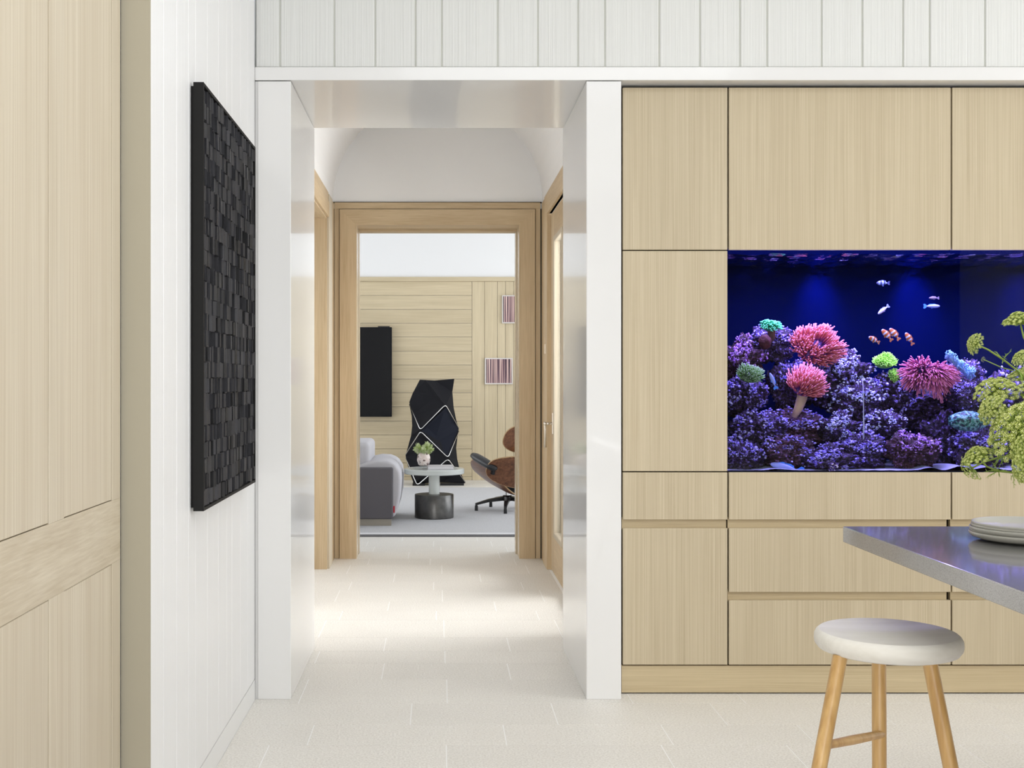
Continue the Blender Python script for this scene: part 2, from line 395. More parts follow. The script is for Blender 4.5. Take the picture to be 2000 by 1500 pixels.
# ------------------------------------------------------------------ mesh building
class MB:
    def __init__(s):
        s.v, s.f, s.t = [], [], []

    def vert(s, p, t=0.0):
        s.v.append(Vector(p)); s.t.append(t); return len(s.v) - 1

    def box(s, x0, x1, y0, y1, z0, z1):
        b = len(s.v)
        for z in (z0, z1):
            for y in (y0, y1):
                for x in (x0, x1):
                    s.vert((x, y, z))
        for f in ((0, 2, 3, 1), (4, 5, 7, 6), (0, 1, 5, 4), (2, 6, 7, 3), (0, 4, 6, 2), (1, 3, 7, 5)):
            s.f.append([b + i for i in f])
        return s

    def prism(s, poly, axis, a, b):
        """polygon (two coords) swept along an axis from a to b; coords are the other two axes in order"""
        n = len(poly); st = len(s.v)
        for q in (a, b):
            for p in poly:
                c = list(p); c.insert(axis, q); s.vert(c)
        s.f.append([st + i for i in range(n)][::-1]); s.f.append([st + n + i for i in range(n)])
        for i in range(n):
            j = (i + 1) % n
            s.f.append([st + i, st + j, st + n + j, st + n + i])
        return s

    def tube(s, path, r, n=8, cap=True, t0=0.0, t1=1.0):
        path = [Vector(p) for p in path]
        rs = r if isinstance(r, (list, tuple)) else [r] * len(path)
        up = None; rings = []
        for i, p in enumerate(path):
            d = (path[min(i + 1, len(path) - 1)] - path[max(i - 1, 0)])
            if d.length < 1e-9: d = Vector((0, 0, 1))
            d.normalize()
            if up is None:
                up = Vector((0, 0, 1)) if abs(d.z) < 0.9 else Vector((1, 0, 0))
            a = d.cross(up)
            if a.length < 1e-6: a = d.orthogonal()
            a.normalize(); bb = a.cross(d).normalized(); up = bb
            tt = t0 + (t1 - t0) * i / max(1, len(path) - 1)
            rings.append([s.vert(p + (a * math.cos(2 * PI * k / n) + bb * math.sin(2 * PI * k / n)) * rs[i], tt) for k in range(n)])
        for i in range(len(rings) - 1):
            for k in range(n):
                s.f.append([rings[i][k], rings[i][(k + 1) % n], rings[i + 1][(k + 1) % n], rings[i + 1][k]])
        if cap:
            s.f.append(rings[0][::-1]); s.f.append(list(rings[-1]))
        return s

    def lathe(s, prof, n=32, c=(0, 0, 0), sx=1, sy=1):
        c = Vector(c); rings = []
        for (r, z) in prof:
            if r < 1e-6:
                rings.append([s.vert(c + Vector((0, 0, z)))])
            else:
                rings.append([s.vert(c + Vector((r * sx * math.cos(2 * PI * k / n), r * sy * math.sin(2 * PI * k / n), z))) for k in range(n)])
        for i in range(len(rings) - 1):
            a, b = rings[i], rings[i + 1]
            for k in range(n):
                k2 = (k + 1) % n
                if len(a) == 1 and len(b) == 1: continue
                if len(a) == 1: s.f.append([a[0], b[k2], b[k]])
                elif len(b) == 1: s.f.append([a[k], a[k2], b[0]])
                else: s.f.append([a[k], a[k2], b[k2], b[k]])
        return s

    def ball(s, c, r, sub=1, sc=(1, 1, 1), t=1.0):
        vs, fs = ICO[sub]
        b = len(s.v); c = Vector(c)
        for p in vs:
            s.vert(c + Vector((p.x * sc[0], p.y * sc[1], p.z * sc[2])) * r, t)
        for f in fs: s.f.append([b + i for i in f])
        return s

    def octa(s, c, r, t=1.0):
        b = len(s.v); c = Vector(c)
        for d in ((1, 0, 0), (-1, 0, 0), (0, 1, 0), (0, -1, 0), (0, 0, 1), (0, 0, -1)):
            s.vert(c + Vector(d) * r, t)
        for f in ((0, 2, 4), (2, 1, 4), (1, 3, 4), (3, 0, 4), (2, 0, 5), (1, 2, 5), (3, 1, 5), (0, 3, 5)):
            s.f.append([b + i for i in f])
        return s

    def sheet(s, fn, nu, nv, thick):
        """fn(u, v) -> point, u and v in 0..1; a curved board with thickness along its normal"""
        P_ = [[Vector(fn(i / nu, j / nv)) for j in range(nv + 1)] for i in range(nu + 1)]
        top, bot = [], []
        for i in range(nu + 1):
            rt, rb = [], []
            for j in range(nv + 1):
                du = P_[min(i + 1, nu)][j] - P_[max(i - 1, 0)][j]
                dv = P_[i][min(j + 1, nv)] - P_[i][max(j - 1, 0)]
                nn = du.cross(dv)
                nn = nn.normalized() if nn.length > 1e-9 else Vector((0, 0, 1))
                rt.append(s.vert(P_[i][j] + nn * thick / 2)); rb.append(s.vert(P_[i][j] - nn * thick / 2))
            top.append(rt); bot.append(rb)
        for i in range(nu):
            for j in range(nv):
                s.f.append([top[i][j], top[i + 1][j], top[i + 1][j + 1], top[i][j + 1]])
                s.f.append([bot[i][j], bot[i][j + 1], bot[i + 1][j + 1], bot[i + 1][j]])
        for i in range(nu):
            s.f.append([top[i][0], bot[i][0], bot[i + 1][0], top[i + 1][0]])
            s.f.append([top[i][nv], top[i + 1][nv], bot[i + 1][nv], bot[i][nv]])
        for j in range(nv):
            s.f.append([top[0][j], top[0][j + 1], bot[0][j + 1], bot[0][j]])
            s.f.append([top[nu][j], bot[nu][j], bot[nu][j + 1], top[nu][j + 1]])
        return s

    def mesh(s, name, mat, off=(0, 0, 0), bevel=0.0, seg=2, smooth=False, tint=False, autosm=None):
        off = Vector(off)
        me = bpy.data.meshes.new(name)
        me.from_pydata([v - off for v in s.v], [], s.f)
        if tint:
            a = me.attributes.new('tint', 'FLOAT', 'POINT')
            a.data.foreach_set('value', s.t)
        if bevel > 0:
            bm = bmesh.new(); bm.from_mesh(me)
            bmesh.ops.recalc_face_normals(bm, faces=bm.faces)
            ed = [e for e in bm.edges if len(e.link_faces) == 2 and e.calc_face_angle(0) > 0.5]
            bmesh.ops.bevel(bm, geom=ed, offset=bevel, segments=seg, affect='EDGES', profile=0.5)
            bm.to_mesh(me); bm.free()
        else:
            bm = bmesh.new(); bm.from_mesh(me)
            bmesh.ops.recalc_face_normals(bm, faces=bm.faces)
            bm.to_mesh(me); bm.free()
        if smooth:
            for p in me.polygons: p.use_smooth = True
            if autosm:
                me.set_sharp_from_angle(angle=math.radians(autosm))
        if mat: me.materials.append(mat)
        me.update()
        return me

    def build(s, name, mat, parent=None, loc=None, local=False, **kw):
        """verts are in place coordinates unless local; the object origin goes to loc or to the parent's base"""
        if parent is not None and not local:
            base = root_base(parent)
            off = base
        else:
            off = Vector(loc) if loc is not None else Vector((0, 0, 0))
        if local: off = Vector((0, 0, 0))
        me = s.mesh(name, mat, off, **kw)
        o = bpy.data.objects.new(name, me)
        COL.objects.link(o)
        if parent is not None: o.parent = parent
        elif loc is not None: o.location = loc
        return o


def root_base(o):
    b = Vector((0, 0, 0))
    while o is not None:
        b += o.location; o = o.parent
    return b


ICO = {}
for sub in (1, 2, 3):
    bm = bmesh.new(); bmesh.ops.create_icosphere(bm, subdivisions=sub, radius=1.0)
    bm.verts.ensure_lookup_table()
    ICO[sub] = ([v.co.copy() for v in bm.verts], [[v.index for v in f.verts] for f in bm.faces]); bm.free()


def tag(o, label, cat, group=None):
    o['label'] = label; o['category'] = cat
    if group: o['group'] = group
    return o


def thing(name, label, cat, loc=(0, 0, 0), rz=0.0, group=None):
    o = bpy.data.objects.new(name, None)
    o.empty_display_size = 0.05
    COL.objects.link(o); o.location = loc; o.rotation_euler = (0, 0, rz)
    return tag(o, label, cat, group)


def struct(o, label=None):
    o['kind'] = 'structure'
    if label: o['label'] = label
    return o


def root_struct(name, label, loc=(0, 0, 0)):
    o = bpy.data.objects.new(name, None)
    o.empty_display_size = 0.05
    COL.objects.link(o); o.location = loc
    return struct(o, label)


def box(name, mat, parent, x0, x1, y0, y1, z0, z1, bevel=0.0, seg=2):
    return MB().box(min(x0, x1), max(x0, x1), min(y0, y1), max(y0, y1), z0, z1).build(name, mat, parent, bevel=bevel, seg=seg)


def dup(o, parent=None):
    c = o.copy(); COL.objects.link(c)
    if parent is not None: c.parent = parent
    for ch in list(o.children): dup(ch, c)
    return c


def stuff(o):
    o['kind'] = 'stuff'; return o


# ------------------------------------------------------------------ room shell
YP = 4.96              # front of the portal
YB = 5.90              # back of the portal
YD = 8.87              # hall side of the far doorway
YR = 9.19              # living side of the far doorway
YW = 15.70             # far wall of the living room
XL = -0.774            # white plank wall
HL, HR = -0.798, 0.782  # hall walls
ZS = 2.607             # soffit of the portal
ZV = 2.68              # springing of the hall vault
RV = 0.79
CEIL = 3.6

floor = MB()
floor.box(-1.9, 6.9, -5.0, 5.9, -0.20, -0.001).box(-2.25, 2.2, 5.9, YD, -0.20, -0.001).box(-4.2, 4.2, YD, 16.0, -0.20, -0.001)
floor = struct(floor.build('floor', m['grout'], loc=(0, 0, 0)), 'pale limestone tile floor running from kitchen to living room')

# tiles: courses between these depths, joints taken per course
rows = [(3.55, 3.80, [450, 900, 1350, 1800]), (3.80, 4.09, [700, 1130, 1600, 2050]),
        (4.09, 4.342, [516, 872, 1304, 1556, 1905]), (4.342, 4.595, [607, 986, 1303, 1576, 1962]),
        (4.595, 4.901, [803, 1083, 1403, 1721, 1960]), (4.901, 5.291, [873, 1222, 1434, 1744, 1880]),
        (5.291, 5.588, [748, 994]), (5.588, 5.84, [620, 869]), (5.84, 6.147, [752, 993]), (6.147, 6.594, [630, 867]),
        (6.594, 6.854, [666, 852, 1050]), (6.854, 7.141, [759, 967]), (7.141, 7.536, [659, 864]), (7.536, 7.825, [684, 847, 1020]),
        (7.825, 8.154, [770, 938]), (8.154, 8.544, [681, 863, 1030]), (8.544, 8.846, [720, 840, 1006]), (8.846, 9.20, [680, 798, 975]),
        (9.20, 9.48, [730, 861, 990]), (9.48, 9.80, [717, 847, 960]), (9.80, 10.10, [786, 932, 1040]),
        (14.50, 14.83, [760, 860, 950]), (14.83, 15.2, [730, 830, 920]), (15.2, 15.7, [790, 890, 990])]
for (y0, y1, js) in rows:
    ym = (y0 + y1) / 2
    if y1 < 5.3: lo, hi = (XL if y0 > 3.1 else -0.84), 3.3
    elif y1 < 8.9: lo, hi = (HL - 0.33 if 6.8 < y0 < 8.5 else HL), HR
    elif y1 < 9.3: lo, hi = -0.62, 0.62
    else: lo, hi = -1.5, 1.5
    xs = [X(p, ym) for p in js]
    xs = [x for x in xs if lo + 0.05 < x < hi - 0.05]
    while xs and xs[-1] + 0.7 < hi: xs.append(xs[-1] + 0.62)
    while xs and xs[0] - 0.7 > lo: xs.insert(0, xs[0] - 0.62)
    ed = [lo] + xs + [hi]
    gap = 0.0022
    for a, b in zip(ed, ed[1:]):
        box('tile', m['floor_tile'], floor, a + gap, b - gap, y0 + gap * 0.7, y1 - gap * 0.7, -0.004, 0.0)

# left plank wall with its fine joints
wl = MB().box(-0.90, XL - 0.012, 3.17, YP, 0, CEIL)
wl.box(-1.2, -0.90, -1.0, 5.9, 0, CEIL).box(-1.9, -1.7, -4.6, -1.0, 0, CEIL).box(-1.9, -1.2, -1.2, -1.0, 0, CEIL)
wall_left = struct(wl.build('wall_left', m['white_wall'], loc=(0, 0, 0)), 'white vertical plank wall beside the passage opening')
ys = [0.774 * F / (CX - p) for p in (294.5, 319.5, 345, 368, 382, 405, 426.5, 443, 453, 470, 484)] + [YP - 0.004]
zb = 0.088
box('backing', plain('joint_shade', (0.30, 0.30, 0.30), 0.8), wall_left, XL - 0.0135, XL - 0.0118, ys[0], YP - 0.004, 0, CEIL)  # grey sheet that paints shade into the plank joints
for a, b in zip(ys, ys[1:]):
    MB().box(XL - 0.013, XL, a + 0.0022, b - 0.0022, zb, CEIL).build('plank', m['white_plank'], wall_left, bevel=0.0012, seg=1)
struct(box('baseboard_left', m['white_wall'], None, XL - 0.013, XL + 0.001, ys[0] + 0.001, YP - 0.004, 0, zb - 0.003, 0.001), 'low white baseboard under the plank wall')
struct(box('trim_1', m['beige'], None, -0.852, XL - 0.0005, 3.157, 3.170, 0, CEIL), 'beige painted end face of the plank wall')

# panelled oak door leaf in the near left
dr = root_struct('door_1', 'pale oak panelled door with flush panels and wide lock rail', (-0.85, 2.6, 0))
xd0, xd1 = -0.892, -0.850
box('core', m['dark_gap'], dr, xd0, xd1 - 0.012, 2.09, 3.140, 0.01, 2.9)
for a, b in ((2.09, 2.177), (2.569, 2.672), (3.064, 3.1425)):
    box('stile', m['door_oak'], dr, xd0 + 0.03, xd1, a, b, 1.033, 2.9, 0.0008, 1)
    box('stile', m['door_oak'], dr, xd0 + 0.03, xd1, a, b, 0.012, 0.869, 0.0008, 1)
box('rail', m['door_oak_y'], dr, xd0 + 0.03, xd1, 2.09, 3.1425, 0.869, 1.033, 0.0004, 1)
for a, b in ((2.177, 2.569), (2.672, 3.064)):
    for z0, z1 in ((0.012, 0.869), (1.033, 2.9)):
        box('panel', m['door_oak'], dr, xd0 + 0.03, xd1 - 0.0015, a + 0.0018, b - 0.0018, z0 + 0.0018, z1 - 0.0018, 0.0015, 1)
struct(box('trim_2', m['door_oak'], None, -0.892, -0.85, 1.2, 2.085, 0, 2.9), 'pale oak side panel next to the panelled door')
struct(box('trim_3', m['white_wall'], None, -0.892, -0.85, 1.2, 3.15, 2.905, CEIL), 'white panel above the oak door')

# wall over portal and cabinets
wf = MB().box(XL, 6.5, 4.973, YB, 2.662, CEIL)
wall_front = struct(wf.build('wall_front', m['groove'], loc=(0, 0, 0)), 'white vertical plank wall over passage and cabinets')
js = [498.5, 547, 653, 733, 811.5, 863, 972, 1050.5, 1129, 1181.5, 1287.5, 1367, 1445, 1498, 1604.5, 1684, 1763.5, 1815.5, 1923.5, 2003, 2082, 2135, 2240]
xs = [X(p, 4.97) for p in js]
for i in range(18): xs.append(xs[-1] + (0.17 if i % 3 else 0.225))
xs[-1] = 6.5
xs = [x for x in xs if x <= 6.5]
for a, b in zip(xs, xs[1:]):
    MB().box(a + 0.0035, b - 0.0035, 4.968, 4.980, 2.6665, CEIL).build('plank', m['brushed_plank'], wall_front, bevel=0.002, seg=1)
struct(box('trim_4', m['lacquer'], None, XL, 6.5, 4.955, YB, ZS, 2.6625, 0.0015, 1), 'white header board over passage and cabinets')
pl = MB().box(X(503.5, YP), X(568, YP), YP, YB, 0, ZS - 0.003)
trim5 = struct(pl.build('trim_5', m['lacquer'], bevel=0.0015, seg=1), 'white lacquered jamb on the plank wall side of the passage')
box('reveal', m['lacquer'], trim5, XL, X(503.5, YP), YP + 0.004, YB, 0, ZS - 0.003)
struct(box('trim_6', m['lacquer'], None, X(1145.5, YP), X(1213.3, YP), YP, YB, 0, ZS - 0.003, 0.0015, 1), 'white lacquered jamb beside the oak cabinets')

# outer shell of the kitchen with openings added for the lamps (out of the picture)
wr = MB()
wr.box(6.5, 6.9, -4.6, 0.6, 0, CEIL).box(6.5, 6.9, 4.2, 5.9, 0, CEIL).box(6.5, 6.9, 0.6, 4.2, 0, 0.4).box(6.5, 6.9, 0.6, 4.2, 3.35, CEIL)
struct(wr.build('wall_right', m['white_wall']), 'white kitchen wall with a wide opening added for light')
wb = MB()
wb.box(-1.9, -1.7, -5.0, -4.6, 0, CEIL).box(1.4, 6.9, -5.0, -4.6, 0, CEIL).box(-1.7, 1.4, -5.0, -4.6, 0, 0.15).box(-1.7, 1.4, -5.0, -4.6, 3.1, CEIL)
struct(wb.build('wall_back', plain('dark_oak', (0.10, 0.08, 0.06), 0.6)), 'dark kitchen wall with a wide opening added for light')
ce = MB()
ce.box(-1.9, -0.3, -5.0, YB, CEIL, CEIL + 0.1).box(2.3, 6.9, -5.0, YB, CEIL, CEIL + 0.1).box(-0.3, 2.3, -5.0, 0.4, CEIL, CEIL + 0.1).box(-0.3, 2.3, 2.8, YB, CEIL, CEIL + 0.1)
struct(ce.build('ceiling', m['white_wall']), 'white kitchen ceiling with an opening added for overhead light')

# ------------------------------------------------------------------ hall
# side walls of the hall: openings on both sides
wh = MB()
wh.box(HL - 0.35, HL, YB, 6.95, 0, ZV).box(HL - 0.35, HL, 6.95, 8.37, 2.50, ZV).box(HL - 0.35, HL, 8.37, YD, 0, ZV)
wh.box(-2.2, HL - 0.35, 8.40, YD, 0, ZV).box(-2.2, HL - 0.35, YB, 6.9, 0, ZV).box(-2.25, -2.05, YB, YD, 0, ZV).box(-2.2, HL - 0.3, YB, YD, 2.6, ZV)
struct(wh.build('wall_hall_left', m['plaster']), 'white hall wall with a cased side opening')
wh = MB()
wh.box(HR, HR + 0.3, YB, 6.2, 0, ZV).box(HR, HR + 0.3, 7.34, 7.40, 0, ZV).box(HR, HR + 0.3, 6.2, 8.36, 2.52, ZV).box(HR, HR + 0.3, 8.36, YD, 0, ZV)
struct(wh.build('wall_hall_right', m['plaster']), 'white hall wall with glazed door')
vt = MB()
N = 28
def arc(r, k): return (0.5 * (HL + HR) + r * math.cos(PI * k / N), ZV + r * math.sin(PI * k / N))
for k in range(N):
    vt.prism([arc(RV, k), arc(RV, k + 1), arc(RV + 0.12, k + 1), arc(RV + 0.12, k)], 1, YB, YD)
struct(vt.build('ceiling_hall', m['plaster'], smooth=True, autosm=40), 'white barrel vault over the hall')
# end wall of hall round the far doorway, thick, going up past the vault
we = MB()
DX0, DX1 = -0.640, 0.625
we.box(-4.2, DX0, YD, YR, 0, 3.9).box(DX1, 4.2, YD, YR, 0, 3.9).box(DX0, DX1, YD, YR, 2.525, 3.9)
struct(we.build('wall_far', m['plaster']), 'white end wall of the hall with the cased doorway')

# far doorway casing
cs = root_struct('trim_7', 'oak casing round the doorway to the living room', (0, YD, 0))
yo = YD - 0.022
ox0, ox1, oz = X(650.5, yo), X(1058, yo), Z(395.5, yo)
mx0, mx1, mz = X(663.5, yo), X(1045, yo), Z(409, yo)
ix0, ix1, iz = X(696.5, yo), X(1014, yo), Z(440, yo)
gp = 0.0045
ox0 += 0.010; ox1 -= 0.010
MB().box(ox0, mx0 - gp, yo, YD, 0, mz + gp).build('outer_casing', m['casing_z'], cs)
MB().box(mx1 + gp, ox1, yo, YD, 0, mz + gp).build('outer_casing', m['casing_z'], cs)
MB().box(ox0, ox1, yo, YD, mz + gp + 0.0005, oz).build('outer_casing', m['casing_x'], cs)
MB().prism([(mx0, 0), (ix0, 0), (ix0, iz), (mx0, mz)], 1, yo - 0.012, YD).build('casing', m['casing_z'], cs)
MB().prism([(ix1, 0), (mx1, 0), (mx1, mz), (ix1, iz)], 1, yo - 0.012, YD).build('casing', m['casing_z'], cs)
MB().prism([(ix0, iz), (ix1, iz), (mx1, mz), (mx0, mz)], 1, yo - 0.012, YD).build('casing', m['casing_x'], cs)
box('shadow_gap', m['dark_gap'], cs, ox0 - 0.010, mx0 + 0.004, YD - 0.012, YD - 0.001, 0, mz + 0.006)  # dark strips set behind the joints, standing in for their shade
box('shadow_gap', m['dark_gap'], cs, mx1 - 0.004, ox1 + 0.010, YD - 0.012, YD - 0.001, 0, mz + 0.006)
box('shadow_gap', m['dark_gap'], cs, ox0 - 0.010, ox1 + 0.010, YD - 0.012, YD - 0.001, oz - 0.004, oz + 0.006)
box('shadow_gap', m['dark_gap'], cs, mx0, mx1, YD - 0.012, YD - 0.001, mz - 0.003, mz + 0.008)
m['jamb'] = wood('jamb', (0.50, 0.39, 0.25), (0.66, 0.55, 0.40), 'Z', 140, 4, 0.22, 0.02)
for (a, b, side) in ((DX0, ix0 - 0.0, 0), (ix1, DX1, 1)):
    box('jamb', m['jamb'], cs, a, b, YD, 9.06, 0, iz + 0.0)
    if side == 0: box('jamb', m['jamb'], cs, a, b + 0.003, 9.068, YR, 0, iz - 0.02)
    else: box('jamb', m['jamb'], cs, a - 0.012, b, 9.068, YR, 0, iz - 0.02)
box('jamb', m['casing_x'], cs, DX0, DX1, YD, 9.06, iz, 2.525)
box('jamb', m['casing_x'], cs, DX0, DX1, 9.068, YR, iz - 0.019, 2.525)
box('shadow_gap', m['dark_gap'], cs, DX0, DX1, 9.061, 9.067, iz + 0.004, 2.52)  # dark fill painting the shade of the thin jamb gap
box('shadow_gap', m['dark_gap'], cs, DX0, ix0 - 0.004, 9.061, 9.067, 0, iz)
box('shadow_gap', m['dark_gap'], cs, ix1 + 0.004, DX1, 9.061, 9.067, 0, iz)

# left cased side opening
cl = root_struct('trim_8', 'oak casing of the side opening in the hall', (HL, 8.4, 0))
box('casing', m['casing_z'], cl, HL - 0.12, HL + 0.004, 8.345, 8.375, 0, 2.50)
box('casing', m['door_oak'], cl, HL, HL + 0.020, 8.375, 8.62, 0, 2.665, 0.003)
box('outer_casing', m['casing_z'], cl, HL, HL + 0.012, 8.626, YD - 0.04, 0, 2.665)
box('header', m['casing_y'], cl, HL, HL + 0.020, YB + 0.02, 8.372, 2.50, 2.610, 0.003)
box('outer_header', m['casing_y'], cl, HL, HL + 0.014, YB + 0.02, 8.372, 2.616, 2.675)
box('header', m['casing_y'], cl, HL - 0.12, HL, 6.96, 8.345, 2.488, 2.50)

# right: glazed oak door with casing and lever
d2 = root_struct('door_2', 'oak door with tall glass pane and nickel lever in the hall', (HR, 7.9, 0))
box('casing', m['casing_z'], d2, HR - 0.018, HR + 0.10, 8.335, 8.62, 0, 2.610, 0.003)
box('outer_casing', m['casing_z'], d2, HR - 0.010, HR, 8.626, YD - 0.04, 0, 2.665)
box('header', m['casing_y'], d2, HR - 0.018, HR + 0.02, YB + 0.02, 8.332, 2.520, 2.610, 0.003)
box('outer_header', m['casing_y'], d2, HR - 0.012, HR, YB + 0.02, 8.60, 2.616, 2.675)
sx0, sx1 = HR + 0.012, HR + 0.055
box('stile', m['casing_z'], d2, sx0, sx1, 8.12, 8.325, 0.008, 2.51, 0.002)
box('stile', m['casing_z'], d2, sx0, sx1, 7.41, 7.56, 0.008, 2.51, 0.002)
box('rail', m['casing_y'], d2, sx0, sx1, 7.562, 8.118, 0.008, 0.26, 0.002)
box('rail', m['casing_y'], d2, sx0, sx1, 7.562, 8.118, 2.33, 2.51, 0.002)
mo = MB()
for (a, b, z0, z1) in ((8.085, 8.119, 0.26, 2.33), (7.561, 7.595, 0.26, 2.33), (7.595, 8.085, 0.26, 0.294), (7.595, 8.085, 2.296, 2.33)):
    mo.box(sx0 - 0.006, sx1 - 0.004, a, b, z0, z1)
mo.build('moulding', m['door_oak'], d2, bevel=0.006, seg=2)
box('pane', m['pane'], d2, sx0 + 0.018, sx0 + 0.024, 7.595, 8.085, 0.294, 2.296)
hz = 1.04
hd = MB().box(sx0 - 0.008, sx0, 8.15, 8.185, hz - 0.075, hz + 0.075).build('handle_plate', m['nickel'], d2, bevel=0.003)
hm = MB(); hm.tube([(sx0 - 0.008, 8.168, hz), (sx0 - 0.062, 8.168, hz)], 0.010, 12)
hm.tube([(sx0 - 0.055, 8.168, hz + 0.012), (sx0 - 0.055, 8.168, hz - 0.04), (sx0 - 0.055, 8.168, hz - 0.165)], [0.010, 0.008, 0.010], 12)
hm.ball((sx0 - 0.055, 8.168, hz), 0.014, 2)
hm.build('handle', m['nickel'], d2, smooth=True)
MB().box(HR - 0.021, HR - 0.017, 8.45, 8.475, 1.53, 1.60).build('strike_plate', m['nickel'], d2, bevel=0.001)
w1 = root_struct('window_1', 'full height hall window beside the glazed door', (HR, 6.8, 0))
fr = MB()
for (a, b, z0, z1) in ((6.2, 6.26, 0, 2.52), (7.28, 7.34, 0, 2.52), (6.26, 7.28, 0, 0.07), (6.26, 7.28, 2.45, 2.52)):
    fr.box(HR + 0.03, HR + 0.09, a, b, z0, z1)
fr.build('window_frame', m['casing_z'], w1)
box('pane', m['pane'], w1, HR + 0.055, HR + 0.061, 6.26, 7.28, 0.07, 2.45)

# ------------------------------------------------------------------ living room shell
ZC = 2.71
wv = MB()
wv.box(-4.2, 4.2, YW + 0.02, 16.0, 0, 3.9)
wall_liv = struct(wv.build('wall_living', m['plaster'], loc=(0, YW, 0)), 'living room end wall clad in oak planks with white band above')
xv = X(922, YW)
cap = box('cap_rail', m['panel_x'], wall_liv, -4.2, 4.2, YW - 0.012, YW + 0.02, Z(549.5, YW), Z(541, YW))
hy = [549.5, 577, 604.3, 631.3, 658, 686, 713, 740.4, 767.4, 794.7, 822.5, 849.5, 876.7, 904, 931, 942]
for a, b in zip(hy, hy[1:]):
    zt, zl = Z(a, YW) - 0.002, max(0.0, Z(b, YW) + 0.002)
    MB().box(-4.2, xv - 0.003, YW, YW + 0.02, zl, zt).build('plank', m['panel_x'], wall_liv, bevel=0.002, seg=1)
vx = [922, 946.5, 971.5, 987, 1003, 1028, 1052, 1077, 1093, 1118, 1142, 1167, 1192, 1210, 1234, 1260, 1290]
for a, b in zip(vx, vx[1:]):
    MB().box(X(a, YW) + 0.002, X(b, YW) - 0.002, YW, YW + 0.02, 0, Z(549.5, YW) - 0.002).build('plank', m['panel_z'], wall_liv, bevel=0.002, seg=1)
wv = MB()
wv.box(4.0, 4.2, YR, 10.0, 0, 3.9).box(4.0, 4.2, 14.8, YW, 0, 3.9).box(4.0, 4.2, 10.0, 14.8, 3.4, 3.9).box(4.0, 4.2, 10.0, 14.8, 0, 0.3)
struct(wv.build('wall_living_right', m['plaster']), 'white living room wall with window opening')
wv = MB()
wv.box(-4.2, -4.0, YR, 11.2, 0, 3.9).box(-4.2, -4.0, 15.1, YW, 0, 3.9).box(-4.2, -4.0, 11.2, 15.1, 3.4, 3.9).box(-4.2, -4.0, 11.2, 15.1, 0, 0.5)
struct(wv.build('wall_living_left', m['plaster']), 'white living room wall opposite the lounge chair')
struct(box('ceiling_living', m['plaster'], None, -4.2, 4.2, YD, 16.0, 3.9, 4.1), 'white living room ceiling')
# walls outside the hall that keep the daylight where the openings are
struct(MB().box(-4.2, HL - 0.36, YD - 0.05, YD, 0, 3.9).box(HR + 1.2, 4.2, YD - 0.05, YD, 0, 3.9).build('wall_outer', m['plaster']), 'outer wall beside the hall')

# ------------------------------------------------------------------ oak cabinet wall
YC = 5.035
gapc = 0.0035
c0, c1, c2, c3 = X(1215, YC), X(1422.3, YC), X(1858.5, YC), X(2295, YC)
zt = 2.598
zA, zB = Z(489, YC), Z(921.5, YC)        # aquarium opening
z_pan = Z(1016, YC); z_dt = Z(1030.5, YC)
z_d1 = Z(1157.5, YC); z_d2 = Z(1171.5, YC); z_k = Z(1299.5, YC)
TH = 0.022


def front(name, par, x0, x1, z0, z1, mat='cabinet_oak'):
    return MB().box(x0 + gapc, x1 - gapc, YC, YC + TH, z0 + gapc * 0.7, z1 - gapc * 0.7).build(name, m[mat], par, bevel=0.0012, seg=1)


def rail(par, x0, x1, z0, z1):
    return MB().box(x0, x1, YC + 0.018, YC + 0.04, z0 - 0.01, z1 + 0.01).build('finger_rail', m['rail_oak'], par)


def carcass(par, x0, x1, z0, z1):
    return box('carcass', m['dark_gap'], par, x0 + 0.002, x1 - 0.002, YC + TH + 0.02, 5.68, z0, z1)


t = thing('tall_cabinet', 'tall narrow oak cabinet column beside the white passage jamb', 'cabinet', ((c0 + c1) / 2, YC + 0.3, 0))
carcass(t, c0, c1, 0.0, zt)
front('door', t, c0, c1, zA, zt); front('door', t, c0, c1, zB, zA); front('panel', t, c0, c1, z_pan, zB)
rail(t, c0 + 0.002, c1 - 0.005, z_dt, z_pan); front('door', t, c0, c1, z_k, z_dt)
for (a, b, lab1, lab2) in ((c1, c2, 'wide oak wall cabinet directly over the aquarium next to the tall column', 'oak drawer cabinet under the aquarium behind the stool seat'),
                           (c2, c3, 'oak wall cabinet over the aquarium end above the green flowers', 'oak drawer cabinet behind the stone island counter')):
    t = thing('wall_cabinet', lab1, 'cabinet', ((a + b) / 2, YC + 0.3, zA))
    carcass(t, a, b, zA + 0.16, zt)
    box('light_stop', m['dark_gap'], t, a, b, YC + TH + 0.001, YC + TH + 0.012, zA + 0.012, zA + 0.20)
    front('door', t, a, b, zA, zt)
    t = thing('drawer_cabinet', lab2, 'cabinet', ((a + b) / 2, YC + 0.3, 0))
    carcass(t, a, b, 0.0, zB - 0.004)
    front('panel', t, a, b, z_pan, zB)
    rail(t, a + 0.002, b - 0.014, z_dt, z_pan)
    front('drawer', t, a, b, z_d1, z_dt)
    rail(t, a + 0.002, b - 0.014, z_d2, z_d1)
    front('drawer', t, a, b, z_k, z_d2)
t = MB().box(c0, c3, YC + 0.012, YC + 0.035, 0.006, z_k - 0.004).build('plinth', m['rail_oak'], None, loc=((c0 + c3) / 2, YC, 0))
tag(t, 'continuous oak toe kick board along the cabinet bottoms', 'plinth')
t = thing('tall_cabinet', 'plain oak cabinet column past the far end of the aquarium', 'cabinet', (c3 + 0.4, YC + 0.3, 0))
carcass(t, c3, c3 + 0.9, 0, zt)
front('door', t, c3, c3 + 0.9, 0.1, zt)
